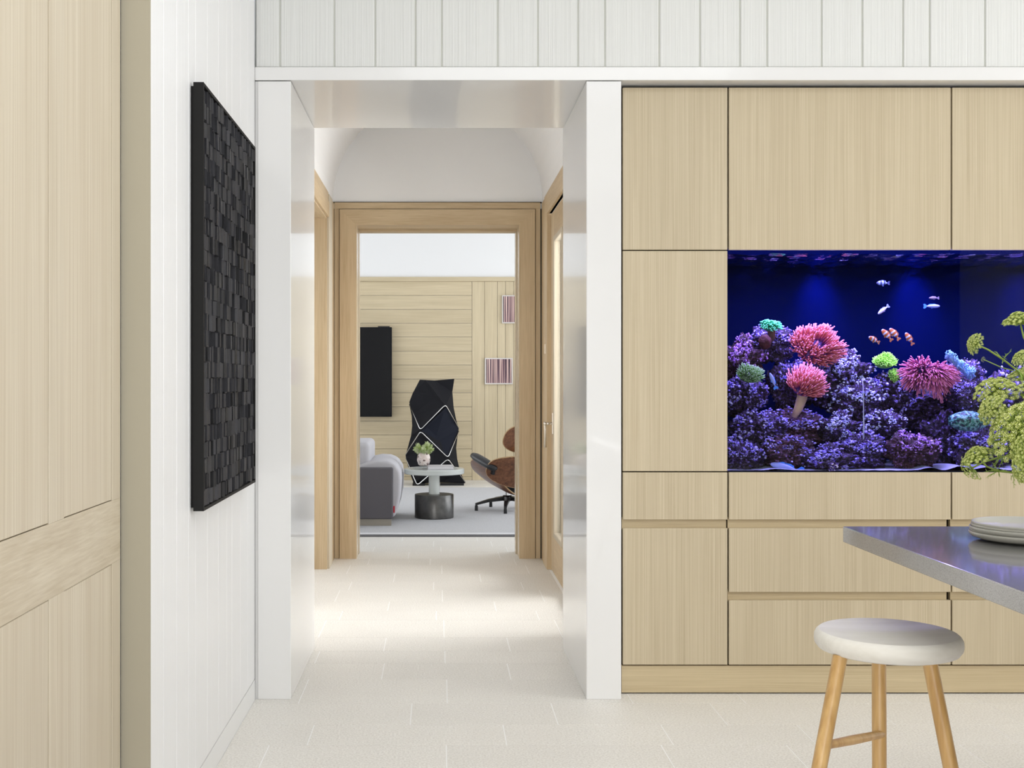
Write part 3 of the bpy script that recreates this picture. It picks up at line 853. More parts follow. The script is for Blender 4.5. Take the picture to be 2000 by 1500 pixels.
struct(MB().box(c3 + 0.9, 6.5, 5.0, YB, 0, ZS).box(c0 - 0.02, 6.5, 5.75, YB, 0, ZS).build('wall_behind', m['white_wall']), 'white wall behind the cabinets')

# ------------------------------------------------------------------ aquarium
ax0, ax1 = c1 + 0.002, c3 - 0.01
ay0, ay1 = YC + 0.008, 5.70
tk = thing('aquarium', 'long built-in saltwater aquarium glowing blue in the oak cabinet wall', 'aquarium', ((ax0 + ax1) / 2, 5.35, zB))
box('glass', m['tank_glass'], tk, ax0, ax1, ay0, ay0 + 0.010, zB - 0.002, zA + 0.01)
box('back_panel', m['tank_back'], tk, ax0, ax1, ay1, ay1 + 0.02, zB - 0.002, zA + 0.12)
box('side_panel', m['tank_side'], tk, ax0 - 0.012, ax0, ay0 + 0.02, ay1, zB, zA + 0.12)
box('side_panel', m['tank_side'], tk, ax1, ax1 + 0.012, ay0 + 0.02, ay1, zB, zA + 0.12)
box('base', m['tank_side'], tk, ax0, ax1, ay0 + 0.012, ay1, zB - 0.004, zB + 0.002)
box('hood', m['tank_side'], tk, ax0, ax1, YC + 0.075, ay1 + 0.02, zA + 0.12, zA + 0.14)
wt = MB()
nx, ny = 60, 12
ids = [[wt.vert((ax0 + (ax1 - ax0) * i / nx, ay0 + 0.012 + (ay1 - ay0 - 0.012) * j / ny, zA - 0.014 + 0.003 * math.sin(i * 1.3 + j) + 0.003 * math.sin(j * 1.7 - i * 0.6))) for j in range(ny + 1)] for i in range(nx + 1)]
for i in range(nx):
    for j in range(ny):
        wt.f.append([ids[i][j], ids[i + 1][j], ids[i + 1][j + 1], ids[i][j + 1]])
wt.build('water_surface', m['water'], tk, smooth=True)
# tank lamps above the water
area('tank_lamp', ((ax0 + ax1) / 2, 5.33, zA + 0.11), ((ax0 + ax1) / 2, 5.36, 0), ax1 - ax0 - 0.1, 0.22, 80, (0.42, 0.35, 1.0))
for px, pw in ((1612, 60), (1800, 70), (2010, 25)):
    spot('tank_spot', (X(px, 5.56), 5.55, zA + 0.10), (X(px, 5.6), 5.69, zA - 0.20), pw, (0.06, 0.14, 1.0), 48, 1.0, 0.04)
sd = MB()
random.seed(11)
nx, ny = 160, 14
ids = [[sd.vert((ax0 + 0.002 + (ax1 - ax0 - 0.004) * i / nx, ay0 + 0.014 + (ay1 - ay0 - 0.018) * j / ny, zB + 0.003 + 0.004 * (0.5 + 0.5 * noise.noise(Vector((i * 0.35, j * 0.4, 3))))
        + sum(hh * math.exp(-((ax0 + (ax1 - ax0) * i / nx - X(pp, 5.1)) / ww) ** 2 - ((j - 2) / 4) ** 2) for pp, ww, hh in ((1808, 0.035, 0.016), (1866, 0.04, 0.022), (1515, 0.05, 0.008), (1920, 0.05, 0.018))))) for j in range(ny + 1)] for i in range(nx + 1)]
for i in range(nx):
    for j in range(ny):
        sd.f.append([ids[i][j], ids[i + 1][j], ids[i + 1][j + 1], ids[i][j + 1]])
stuff(tag(sd.build('sand', m['sand'], None, smooth=True), 'pale sand on the aquarium bottom', 'sand'))

# rocks -------------------------------------------------------------
def rock_mesh(seed):
    bm = bmesh.new(); bmesh.ops.create_icosphere(bm, subdivisions=5, radius=1.0)
    o = Vector((seed * 7.3, seed * 3.1, seed * 5.7))
    for v in bm.verts:
        d = v.co.normalized()
        n1 = noise.fractal(d * 1.3 + o, 1.0, 2.0, 3)
        n2 = noise.turbulence(d * 4.5 + o, 3, True)
        n3 = noise.noise(d * 16 + o)
        v.co = d * max(0.35, 0.98 + 0.38 * n1 - 0.42 * n2 + 0.10 * n3)
    me = bpy.data.meshes.new('live_rock'); bm.to_mesh(me); 
    pts = [(v.co.copy(), v.normal.copy()) for v in bm.verts]
    bm.free()
    for p in me.polygons: p.use_smooth = True
    return me, pts


def crust_mesh(pts, seed, n=620):
    rnd = random.Random(seed)
    b = MB(); k = 0; tries = 0
    o = Vector((seed, seed * 2, 5))
    while k < n and tries < 9000:
        tries += 1
        p, nn = rnd.choice(pts)
        up = nn.z * 0.6 - nn.y * 0.35 + 0.25
        cl_ = noise.noise(p * 2.6 + o)
        if up + cl_ * 1.9 + rnd.uniform(-0.15, 0.15) < 0.80: continue
        r = rnd.uniform(0.018, 0.052)
        b.ball(p * (1.0 + rnd.uniform(-0.01, 0.05)), r, 1, (rnd.uniform(0.5, 1.5), rnd.uniform(0.5, 1.5), rnd.uniform(0.5, 1.5)), rnd.random())
        k += 1
    return b.mesh('coralline_crust', None, smooth=True)


RM = [rock_mesh(i + 1) for i in range(5)]
CM = [[crust_mesh(p, 31 * i + j) for j in range(1)] for i, (me, p) in enumerate(RM)]
rocks = [
    (1447, 705, 40, 48, 5.46, 'magenta', 'magenta crusted reef rock against the aquarium side wall'),
    (1504, 672, 44, 36, 5.50, 'violet', 'reef rock under the small teal coral'),
    (1452, 775, 46, 44, 5.36, 'violet', 'reef rock under the mossy green polyp mat'),
    (1540, 752, 44, 46, 5.47, 'violet', 'shadowed reef rock between moss polyps and the lower anemone'),
    (1600, 738, 62, 54, 5.52, 'violet', 'reef rock behind the largest pink anemone'),
    (1652, 728, 44, 42, 5.47, 'white', 'white speckled reef rock beside the largest pink anemone'),
    (1672, 786, 52, 44, 5.40, 'white', 'white frosted reef rock right of the lower anemone stalk'),
    (1737, 772, 52, 48, 5.46, 'violet', 'reef rock under the bright green star polyps'),
    (1806, 790, 66, 46, 5.53, 'dark', 'dark bare reef rock below the rose anemone'),
    (1880, 752, 46, 54, 5.50, 'violet', 'reef rock carrying the pale blue branching coral'),
    (1637, 838, 42, 34, 5.28, 'white', 'small pale reef rock near the reef centre gap'),
    (1548, 838, 60, 36, 5.34, 'red', 'reddish reef rock below the anemone stalk'),
    (1478, 842, 58, 44, 5.28, 'violet', 'violet dotted reef rock below the moss polyps'),
    (1443, 896, 46, 40, 5.18, 'violet', 'reef rock in the bottom corner by the tall cabinet'),
    (1531, 884, 60, 38, 5.22, 'red', 'rusty reef rock above the blue wrasse'),
    (1613, 902, 58, 34, 5.16, 'violet', 'violet dotted front rock beside the blue wrasse'),
    (1676, 884, 52, 40, 5.22, 'violet', 'front rock between wrasse and purple dome'),
    (1722, 832, 46, 34, 5.32, 'white', 'pale tipped reef rock in the reef centre'),
    (1778, 884, 50, 40, 5.19, 'magenta', 'purple dome shaped rock near the front glass'),
    (1881, 774, 36, 30, 5.30, 'violet', 'round violet rock beneath the blue branching coral'),
    (1838, 856, 50, 56, 5.42, 'dark', 'dark bare rock behind the purple dome'),
    (1912, 872, 56, 44, 5.28, 'violet', 'reef rock behind the low flower head'),
    (1968, 806, 72, 90, 5.46, 'violet', 'tall reef rock behind the large flower head'),
    (2026, 770, 50, 56, 5.48, 'violet', 'upper reef rock beyond the flowers, nearer the middle'),
    (2030, 866, 56, 54, 5.36, 'violet', 'lower reef rock beyond the flowers, nearer the middle'),
    (2108, 790, 46, 52, 5.48, 'magenta', 'upper reef rock at the far aquarium end'),
    (2128, 872, 56, 50, 5.36, 'violet', 'lower reef rock at the far aquarium end'),
]
for i, (px, py, rx, rz, y, kind, lab) in enumerate(rocks):
    me, pts = RM[i % 5]
    mat = m['live_rock_red'] if kind in ('red', 'magenta') else m['live_rock']
    key = 'live_rock_%d_%s' % (i % 5, mat.name)
    mm = bpy.data.meshes.get(key)
    if mm is None:
        mm = me.copy(); mm.name = key; mm.materials.append(mat)
    o = bpy.data.objects.new('reef_rock', mm); COL.objects.link(o)
    o.location = P(px, py, y)
    s = y / F
    sx, sz = rx * s * 1.08, rz * s * 1.08
    ry = min(0.5 * (sx + sz) * 0.95, 5.69 - y, y - ay0 - 0.012)
    o.scale = (sx, max(0.05, ry), sz)
    tag(o, lab, 'rock', 'reef rocks in the aquarium')
    if kind != 'dark':
        cm = {'violet': 'crust_violet', 'red': 'crust_violet', 'magenta': 'crust_magenta', 'white': 'crust_white'}[kind]
        key = 'crust_%d_%s' % (i % 5, cm)
        mm = bpy.data.meshes.get(key)
        if mm is None:
            mm = CM[i % 5][0].copy(); mm.name = key; mm.materials.append(m[cm])
        c = bpy.data.objects.new('coralline_crust', mm); COL.objects.link(c); c.parent = o; stuff(c)


# anemones, polyps ---------------------------------------------------
def tentacles(rx, rz, nrm, n, length, rad, seed, sweep=(0, 0, 0), hole=0.12, curl=0.5, tipball=True):
    """tentacles on an oval disc facing nrm (local coordinates, disc in x and z before turning)"""
    rnd = random.Random(seed)
    b = MB()
    q = Vector((0, -1, 0)).rotation_difference(Vector(nrm).normalized())
    sw = Vector(sweep)
    for k in range(n):
        rr = math.sqrt(hole * hole + (1 - hole * hole) * (k + 0.5) / n)
        th = k * 2.39996 + rnd.uniform(-0.2, 0.2)
        base = Vector((math.cos(th) * rr * rx * 0.80, -0.35 * rx * (1 - rr * rr), math.sin(th) * rr * rz * 0.80))
        out = Vector((math.cos(th), 0, math.sin(th)))
        lump = noise.noise(Vector((base.x / rx * 1.8, seed * 3.0, base.z / rz * 1.8)))
        base += Vector((0, -0.22 * rx * lump, 0)) + out * (0.16 * rx * lump)
        d = (out * (0.15 + 1.0 * rr * rr) + Vector((0, -1.0 + 0.55 * rr, 0)) + Vector((rnd.uniform(-.25, .25), rnd.uniform(-.2, .2), rnd.uniform(-.25, .25)))).normalized()
        L = length * rnd.uniform(0.75, 1.15)
        pts = []
        for s_ in range(5):
            f = s_ / 4
            p = base + d * L * f + sw * (L * f * f) + Vector((0, 0, 0.25 * L * f * f * curl))
            pts.append(q @ p)
        b.tube(pts, [rad, rad * 0.95, rad * 0.85, rad * 0.7, rad * (0.95 if tipball else 0.3)], 5, True, 0.0, 1.0)
    return b


def anemone(label, px, py, y, rxp, rzp, nrm, n, lenp, radp, mat, seed, column=None, sweep=(0, 0, 0), hole=0.12, name='sea_anemone', cat='anemone', part='tentacles', curl=0.5, under='anemone_column'):
    s = y / F
    t = thing(name, label, cat, P(px, py, y))
    rx, rz = rxp * s, rzp * s
    o = tentacles(rx, rz, nrm, n, lenp * s, radp * s, seed, sweep, hole, curl).build(part, m[mat], t, local=True, tint=True, smooth=True)
    stuff(o)
    q = Vector((0, -1, 0)).rotation_difference(Vector(nrm).normalized())
    b = MB(); b.ball((0, 0, 0), 1.0, 3)
    for v in b.v: v[:] = q @ Vector((v.x * rx * 0.74, v.y * rx * 0.30 + 0.14 * rx, v.z * rz * 0.74))
    b.t = [0.05] * len(b.t)
    b.build('oral_disc' if cat == 'anemone' else 'mat', m[mat], t, local=True, tint=True, smooth=True)
    if column:
        cb = MB(); end = P(column[0], column[1], y) - P(px, py, y)
        cb.tube([(0, 0.01, 0), end * 0.35 + Vector((0.008, 0.01, 0)), end * 0.7 + Vector((0.006, 0.01, 0)), end + Vector((0, 0.02, 0))],
                [rx * 0.42, rx * 0.36, rx * 0.30, rx * 0.20], 14)
        cb.build('column', m[under], t, local=True, smooth=True)
    return t


anemone('largest pink anemone, round with an open centre, on the reef', 1590, 682, 5.36, 45, 36, (0.1, -0.85, 0.5), 560, 22, 1.35, 'anemone_pink', 5, None, (0.25, 0, 0.1), 0.32)
anemone('smaller pink anemone on a bare tan stalk below the largest one', 1570, 758, 5.22, 28, 23, (0.15, -0.75, 0.65), 330, 24, 1.3, 'anemone_pink', 6, (1553, 815), (0.35, 0, 0.35), 0.05)
anemone('wavy rose anemone beside the pale blue branching coral', 1796, 728, 5.36, 22, 22, (-0.35, -0.9, 0.1), 260, 25, 1.3, 'anemone_rose', 7, None, (-0.1, 0, -0.15), 0.06, curl=-0.3)
anemone('rose anemone with long drooping tentacles under the blue branching coral', 1832, 734, 5.33, 22, 22, (0.30, -0.9, 0.0), 260, 26, 1.3, 'anemone_rose', 8, None, (0.15, 0, -0.3), 0.06, curl=-0.6)
anemone('bright green mat of star polyps on the reef crest', 1727, 708, 5.40, 25, 16, (0, -0.6, 0.8), 420, 7, 0.8, 'polyp_green', 9, None, (0, 0, 0.1), 0.02, 'star_polyps', 'coral', 'polyps', 0.2)
anemone('small green patch of star polyps hanging below the bright mat', 1745, 734, 5.38, 12, 12, (0.3, -0.9, 0.2), 150, 6, 0.7, 'polyp_green', 10, None, (0, 0, 0), 0.02, 'star_polyps', 'coral', 'polyps', 0.2)
anemone('mossy green mat of polyps near the aquarium side wall', 1464, 733, 5.24, 28, 20, (0.1, -0.75, 0.65), 420, 9, 0.8, 'polyp_moss', 12, None, (0.1, 0, 0.1), 0.02, 'star_polyps', 'coral', 'polyps', 0.2)
anemone('small teal coral with knobbly tips on the highest rock', 1503, 637, 5.40, 21, 12, (0.1, -0.6, 0.8), 150, 8, 1.3, 'coral_teal', 13, (1508, 668), (0.2, 0, -0.4), 0.02, 'branching_coral', 'coral', 'tips', -0.3, 'coral_brown')

# blue branching coral
t = thing('branching_coral', 'pale blue stubby branching coral above the rose anemone', 'coral', P(1873, 710, 5.34))
b = MB(); rnd = random.Random(4)
s = 5.34 / F
for k in range(64):
    f = rnd.random()
    st_ = Vector(((-22 + 46 * f + rnd.uniform(-5, 5)) * s, rnd.uniform(-0.02, 0.02), (14 - 40 * f) * s))
    d = Vector((rnd.uniform(-.7, .5), rnd.uniform(-.8, .1), rnd.uniform(.3, 1))).normalized()
    L = rnd.uniform(8, 15) * s
    b.tube([st_ - d * 5 * s, st_ + d * L * 0.5, st_ + d * L], [1.8 * s, 1.5 * s, 1.1 * s], 6)
    for q_ in range(3):
        p = st_ + d * L * rnd.uniform(0.3, 0.9)
        d2_ = (d + Vector((rnd.uniform(-1, 1), rnd.uniform(-1, 1), rnd.uniform(-.3, 1)))).normalized()
        b.tube([p, p + d2_ * 5 * s], [1.3 * s, 0.9 * s], 5)
b.tube([(-24 * s, 0.01, 16 * s), (0, 0.012, -4 * s), (24 * s, 0.01, -30 * s)], [2.5 * s, 4 * s, 3 * s], 8)
b.build('branches', m['coral_blue'], t, local=True, smooth=True)

# brain coral
b = MB(); b.ball((0, 0, 0), 1.0, 3)
for v in b.v:
    n1 = noise.noise(Vector(v) * 2.5); n2 = noise.noise(Vector(v) * 14)
    k = 1 + 0.15 * n1 + 0.06 * n2
    v[:] = (v.x * 37 * s * k, v.y * 0.05 * k, v.z * 19 * s * k)
o = b.build('brain_coral', m['coral_brain'], None, local=True, smooth=True); o.location = P(1892, 823, 5.16)
tag(o, 'teal green grooved brain coral near the flower heads', 'coral')
b = MB(); b.ball((0, 0, 0), 1.0, 3)
for v in b.v:
    k = 1 + 0.2 * noise.noise(Vector(v) * 3) + 0.08 * noise.noise(Vector(v) * 12)
    v[:] = (v.x * 0.028 * k, v.y * 0.02 * k, v.z * 0.034 * k)
o = b.build('sponge', plain('sponge_red', (0.08, 0.016, 0.014), 0.8, bump=0.8, bscale=80, var=0.4), None, local=True, smooth=True); o.location = P(1494, 668, 5.36)
tag(o, 'dark red sponge patch below the teal coral', 'sponge')
o = MB().tube([P(1685, 742, 5.12), P(1686.5, 775, 5.12), P(1686.5, 812, 5.12), P(1687, 830, 5.12), P(1686.5, 858, 5.12)], [0.0015, 0.0020, 0.0022, 0.0032, 0.0032], 8).build('probe', plain('probe_white', (0.7, 0.72, 0.78), 0.3), None, smooth=True)
tag(o, 'thin white probe rod standing before the reef', 'probe')


# fish ----------------------------------------------------------------
def fish_meshes(key, body, fin, tall=0.42, thick=0.2):
    b = MB(); prof = [(-1.0, 0.02), (-0.93, 0.35), (-0.75, 0.68), (-0.45, 0.95), (-0.1, 1.0), (0.3, 0.82), (0.6, 0.52), (0.8, 0.30), (0.9, 0.26)]
    n = 12; rings = []
    for (x, r) in prof:
        rings.append([b.vert((x, math.cos(2 * PI * k / n) * r * thick, math.sin(2 * PI * k / n) * r * tall)) for k in range(n)])
    for i in range(len(rings) - 1):
        for k in range(n):
            b.f.append([rings[i][k], rings[i][(k + 1) % n], rings[i + 1][(k + 1) % n], rings[i + 1][k]])
    b.f.append(rings[0][::-1]); b.f.append(rings[-1])
    bm_ = b.mesh(key + '_body', body, smooth=True)
    tl = MB().prism([(0.86, -0.10), (1.12, -0.34), (1.34, -0.30), (1.26, 0.0), (1.34, 0.30), (1.12, 0.34), (0.86, 0.10)], 1, -0.02, 0.02).mesh(key + '_tail', fin)
    df = MB().prism([(-0.5, 0.9 * tall), (-0.2, 1.35 * tall), (0.1, 1.22 * tall), (0.35, 1.3 * tall), (0.62, 0.9 * tall), (0.65, 0.4 * tall), (0.0, 0.8 * tall)], 1, -0.02, 0.02).mesh(key + '_dorsal', fin)
    vf = MB().prism([(-0.1, -0.85 * tall), (0.12, -1.3 * tall), (0.28, -1.2 * tall), (0.2, -0.8 * tall)], 1, -0.02, 0.02).mesh(key + '_belly', fin)
    return bm_, tl, df, vf


FM = {'clown': fish_meshes('clown', m['clown'], m['clown_fin']),
      'dusk': fish_meshes('dusk', m['fish_dusk'], m['fish_dusk']),
      'white': fish_meshes('white', m['fish_white'], m['fish_pale'], 0.30),
      'grey': fish_meshes('grey', m['fish_grey'], m['fish_grey'], 0.32),
      'blue': fish_meshes('blue', m['fish_pale'], m['fish_blue'], 0.26)}


def fish(kind, label, px, py, y, lenp, tilt, flip=False, yaw=0.0, cat='fish', group=None):
    t = thing('reef_fish', label, cat, P(px, py, y), 0, group)
    k = lenp * y / F / 2.3
    t.scale = (k, k, k)
    t.rotation_euler = Euler((0, math.radians(tilt), math.radians((180 if flip else 0) + yaw)), 'XYZ')
    for nm, me in zip(('body', 'tail_fin', 'dorsal_fin', 'belly_fin'), FM[kind]):
        o = bpy.data.objects.new(nm, me); COL.objects.link(o); o.parent = t
    return t


fish('dusk', 'dark fish with pale bars, highest in the aquarium', 1723, 553, 5.45, 26, 0)
fish('white', 'white fish with upturned tail above the clownfish group', 1724, 606, 5.40, 27, -38)
fish('grey', 'small grey fish directly above the blue white one', 1823, 582, 5.48, 20, 0)
fish('blue', 'blue white fish under the small grey fish', 1822, 598, 5.42, 32, 0, True)
fish('clown', 'orange clownfish farthest from the others, near the largest anemone', 1706, 663, 5.36, 27, 25, False, 15)
fish('clown', 'orange clownfish in the middle, leaning steeply upward', 1731, 653, 5.40, 30, 48)
fish('clown', 'orange clownfish just behind the leaning middle one', 1746, 651, 5.46, 29, 52, False, -10)
fish('clown', 'orange clownfish swimming above the green star polyps edge', 1775, 660, 5.42, 28, 58)
fish('blue', 'blue wrasse with pale belly resting at the sandy bottom', 1532, 913, 5.10, 66, 14)
fish('blue', 'slim blue fish upright beside the stalked anemone', 1509, 742, 5.22, 34, 68)

# ------------------------------------------------------------------ charred wood relief panel on the plank wall
xa = -0.732
ya, yb_ = 3.665, 4.705
za, zb2 = 0.938, 2.274
t = thing('relief_panel', 'tall black relief panel of charred wood slats on the white plank wall', 'wall art', (XL, (ya + yb_) / 2, za))
fm = MB()
fm.box(XL + 0.010, xa, ya, ya + 0.010, za, zb2).box(XL + 0.010, xa, yb_ - 0.010, yb_, za, zb2)
fm.box(XL + 0.010, xa, ya + 0.010, yb_ - 0.010, za, za + 0.010).box(XL + 0.010, xa, ya + 0.010, yb_ - 0.010, zb2 - 0.010, zb2)
fm.build('frame', m['charred_frame'], t)
box('backing', m['charred_frame'], t, XL + 0.001, xa - 0.018, ya + 0.010, yb_ - 0.010, za + 0.010, zb2 - 0.010)
rnd = random.Random(3)
slats = []
nr = 26
zh = (zb2 - za - 0.024) / nr
for r in range(nr):
    z0 = za + 0.012 + r * zh
    y = ya + 0.012
    while y < yb_ - 0.014:
        w_ = rnd.uniform(0.015, 0.032)
        y1 = min(y + w_, yb_ - 0.012)
        if yb_ - 0.012 - y1 < 0.013: y1 = yb_ - 0.012
        slats.append((y, y1, z0 + rnd.uniform(-0.003, 0.003), z0 + zh - 0.001 + rnd.uniform(-0.003, 0.003), xa - 0.011 + rnd.uniform(0, 0.012), rnd.uniform(-0.0045, 0.0045)))
        y = y1
slats.sort(key=lambda q_: -(q_[1] - q_[0]) / q_[0] ** 3)
rest = MB()
for i, (y, y1, z0, z1, xx, tl) in enumerate(slats):
    z0 = max(z0, za + 0.0105); z1 = min(z1, zb2 - 0.0105)
    bx = MB() if i < 300 else rest
    bx.prism([(xa - 0.019, y + 0.0014), (xx - tl, y + 0.0014), (xx + tl, y1 - 0.0014), (xa - 0.019, y1 - 0.0014)], 2, z0, z1)
    if i < 300: bx.build('slat', m['charred'], t)
stuff(rest.build('slats', m['charred'], t))

# ------------------------------------------------------------------ living room things
# rug
t = thing('rug', 'large grey woven rug with pale hem on the living room floor', 'rug', (0.1, 12.2, 0))
box('pile', m['rug'], t, -1.9, 2.3, 10.21, 14.5, 0.0, 0.014)
box('border', m['rug_edge'], t, -1.9, 2.3, 10.06, 10.12, 0.0, 0.012)
box('hem', plain('hem', (0.72, 0.72, 0.74), 0.9), t, -1.9, 2.3, 10.12, 10.21, 0.0, 0.016)

# television
yt = 15.60
t = thing('television', 'black flat television on the oak plank wall', 'television', (X(690, yt), YW, Z(814, yt)))
MB().box(-1.95, X(765, yt), yt, YW - 0.001, Z(814, yt), Z(639, yt)).build('bezel', m['black_cloth'], t, bevel=0.004)
box('screen', m['black_screen'], t, -1.94, X(765, yt) - 0.012, yt - 0.003, yt, Z(814, yt) + 0.012, Z(639, yt) - 0.012)
MB().box(X(738, yt), X(761, yt), yt + 0.01, yt + 0.05, Z(639, yt), Z(637, yt)).build('camera_bar', m['black_metal'], t)

# striped wall pieces
for (a, b, c, d, lab) in ((947, 1001.5, 699, 750.5, 'lower square framed stripe picture in plum and pink above the lounge chair'),
                          (980.5, 1035, 576.5, 631.5, 'upper square framed stripe picture in plum and pink near the white band')):
    y = YW - 0.03
    t = thing('striped_picture', lab, 'picture', (X((a + b) / 2, y), YW, Z(d, y)), 0, 'striped pictures on the oak wall')
    x0, x1, z0, z1 = X(a, y), X(b, y), Z(d, y), Z(c, y)
    fw = 0.016
    MB().box(x0, x1, y, y + 0.03, z0, z0 + fw).box(x0, x1, y, y + 0.03, z1 - fw, z1).box(x0, x0 + fw, y, y + 0.03, z0 + fw, z1 - fw).box(x1 - fw, x1, y, y + 0.03, z0 + fw, z1 - fw).build('frame', m['art_frame'], t)
    MB().box(x0 + fw, x1 - fw, y + 0.004, y + 0.028, z0 + fw, z1 - fw).build('print', m['art'], t)

# faceted loudspeaker
ysp = 14.95
t = thing('loudspeaker', 'tall faceted black floor loudspeaker with silver zigzag trim behind the glass table', 'loudspeaker', (X(850, ysp), ysp, 0))
dp = lambda px, py, dy: P(px, py, ysp + dy)
out = [(820, 741.5), (849, 743), (887.5, 740), (883.5, 765), (886, 795), (891, 820), (896, 838), (893, 858), (891, 875), (893, 897), (899, 922), (909, 944), (862, 942), (845, 943), (815, 948), (808, 944), (799, 920), (792, 890),
       (797, 872), (803, 850), (805, 832), (804, 812), (800.5, 795), (799.5, 785), (806, 768)]
inn = [(832, 742.5, -0.10), (821, 838, -0.24), (870, 793, -0.24), (875, 892, -0.24), (848, 815, -0.20), (848, 866, -0.20), (846, 920, -0.20), (850, 775, -0.14)]
sil = [dp(x, y, 0.0) for x, y in out]
sil = [Vector((p.x, p.y, max(0.02, p.z))) for p in sil]
pts2 = [Vector((x, -y)) for x, y in out] + [Vector((x, -y)) for x, y, d in inn]
n0 = len(out)
edges = [(i, (i + 1) % n0) for i in range(n0)] + [(n0 + 1, n0 + 2), (n0 + 1, n0 + 3), (n0 + 0, n0 + 2)]
vs2, _, fs2, *_ = delaunay_2d_cdt(pts2, edges, [], 1, 1e-4)
b = MB()
allp = sil + [dp(x, y, d) for x, y, d in inn]
for p in allp: b.vert(p)
for f in fs2: b.f.append(list(f))
cxm = sum(p.x for p in sil) / n0; czm = 0.66
back = [b.vert((cxm + (p.x - cxm) * 0.72, ysp + 0.30, max(0.02, czm + (p.z - czm) * 0.94))) for p in sil]
for i in range(n0):
    j = (i + 1) % n0
    b.f.append([i, j, back[j], back[i]])
b.f.append(back)
b.build('body', m['black_cloth'], t)
def pan(poly, mat):
    q_ = MB(); ids_ = [q_.vert(dp(x, y, d - 0.008)) for x, y, d in poly]
    c_ = [q_.vert(dp(x, y, d + 0.02)) for x, y, d in poly]
    n_ = len(poly)
    q_.f.append(ids_); q_.f.append(c_[::-1])
    for i in range(n_): q_.f.append([ids_[i], ids_[(i + 1) % n_], c_[(i + 1) % n_], c_[i]])
    return q_.build('fabric_cover', m[mat], t)
def trim(pts, r=0.0062):
    pp = []
    for i in range(len(pts)):
        p = dp(*pts[i][:2], pts[i][2] - 0.012)
        if 0 < i < len(pts) - 1:
            a = dp(*pts[i - 1][:2], pts[i - 1][2] - 0.012); c = dp(*pts[i + 1][:2], pts[i + 1][2] - 0.012)
            for f in (0.0, 0.25, 0.5, 0.75, 1.0):
                q1 = p + (a - p).normalized() * 0.045; q2 = p + (c - p).normalized() * 0.045
                pp.append((q1 * (1 - f) ** 2 + p * 2 * f * (1 - f) + q2 * f * f))
        else: pp.append(p)
    return MB().tube(pp, r, 6).build('trim', m['silver'], t, smooth=True)
pan([(870, 796, -.235), (823, 841, -.235), (848, 866, -.20), (874, 889, -.235), (894, 840, -.02), (885, 812, -.07)], 'black_navy')
trim([(799.5, 790, -.01), (821, 840, -.24), (870, 790, -.24), (896, 836, -.005)])
trim([(896.5, 842, -.005), (875, 894, -.24), (821.5, 842, -.24), (792, 888, -.01)])
trim([(792, 894, -.01), (815, 948, -.14), (875, 896, -.24), (909, 942, -.01)])
box('foot', m['black_metal'], t, X(860, ysp), X(906, ysp), ysp - 0.05, ysp + 0.25, 0.0, 0.028)
box('foot', m['black_metal'], t, X(806, ysp), X(830, ysp), ysp - 0.08, ysp + 0.25, 0.0, 0.028)

# glass table
tx, ty = X(848, 11.36), 11.36
RZ = 0.014
t = thing('side_table', 'round thick glass side table on a dark bronze drum base', 'table', (tx, ty, RZ))
MB().lathe([(0, RZ), (0.184, RZ), (0.188, RZ + .004), (0.188, 0.234), (0.184, 0.239), (0, 0.239)], 48, (tx, ty, 0)).build('drum_base', m['bronze_dark'], t, smooth=True, autosm=40)
MB().lathe([(0, 0.2395), (0.052, 0.2395), (0.052, 0.4365), (0, 0.4365)], 32, (tx, ty, 0)).build('glass_post', m['table_glass'], t, smooth=True, autosm=40)
MB().lathe([(0, 0.437), (0.283, 0.437), (0.290, 0.444), (0.290, 0.480), (0.283, 0.487), (0, 0.487)], 64, (tx, ty, 0)).build('glass_top', m['table_glass'], t, smooth=True, autosm=40)
# book and vase
bx, by = X(860, 11.33), 11.32
t = thing('book', 'pale grey book lying on the glass table beside the little vase', 'book', (bx, by, 0.4875), 0.06)
MB().box(-0.125, 0.125, -0.10, 0.10, 0.0, 0.003).box(-0.125, 0.125, -0.10, 0.10, 0.027, 0.030).box(-0.125, -0.122, -0.10, 0.10, 0.003, 0.027).build('cover', m['book_cover'], t, local=True)
MB().box(-0.122, 0.120, -0.096, 0.096, 0.003, 0.027).build('pages', m['paper'], t, local=True)
vx_, vy_ = X(827.5, 11.30), 11.30
zt_ = 0.518
t = MB().lathe([(0, 0), (0.040, 0.001), (0.052, 0.012), (0.064, 0.050), (0.062, 0.085), (0.050, 0.118), (0.046, 0.124), (0.042, 0.118), (0.054, 0.085), (0.054, 0.02), (0, 0.01)], 32).build('vase', m['mercury'], None, local=True, smooth=True)
t.location = (vx_, vy_, zt_); tag(t, 'small speckled rosy mercury vase on the glass table', 'vase')
rnd = random.Random(8)
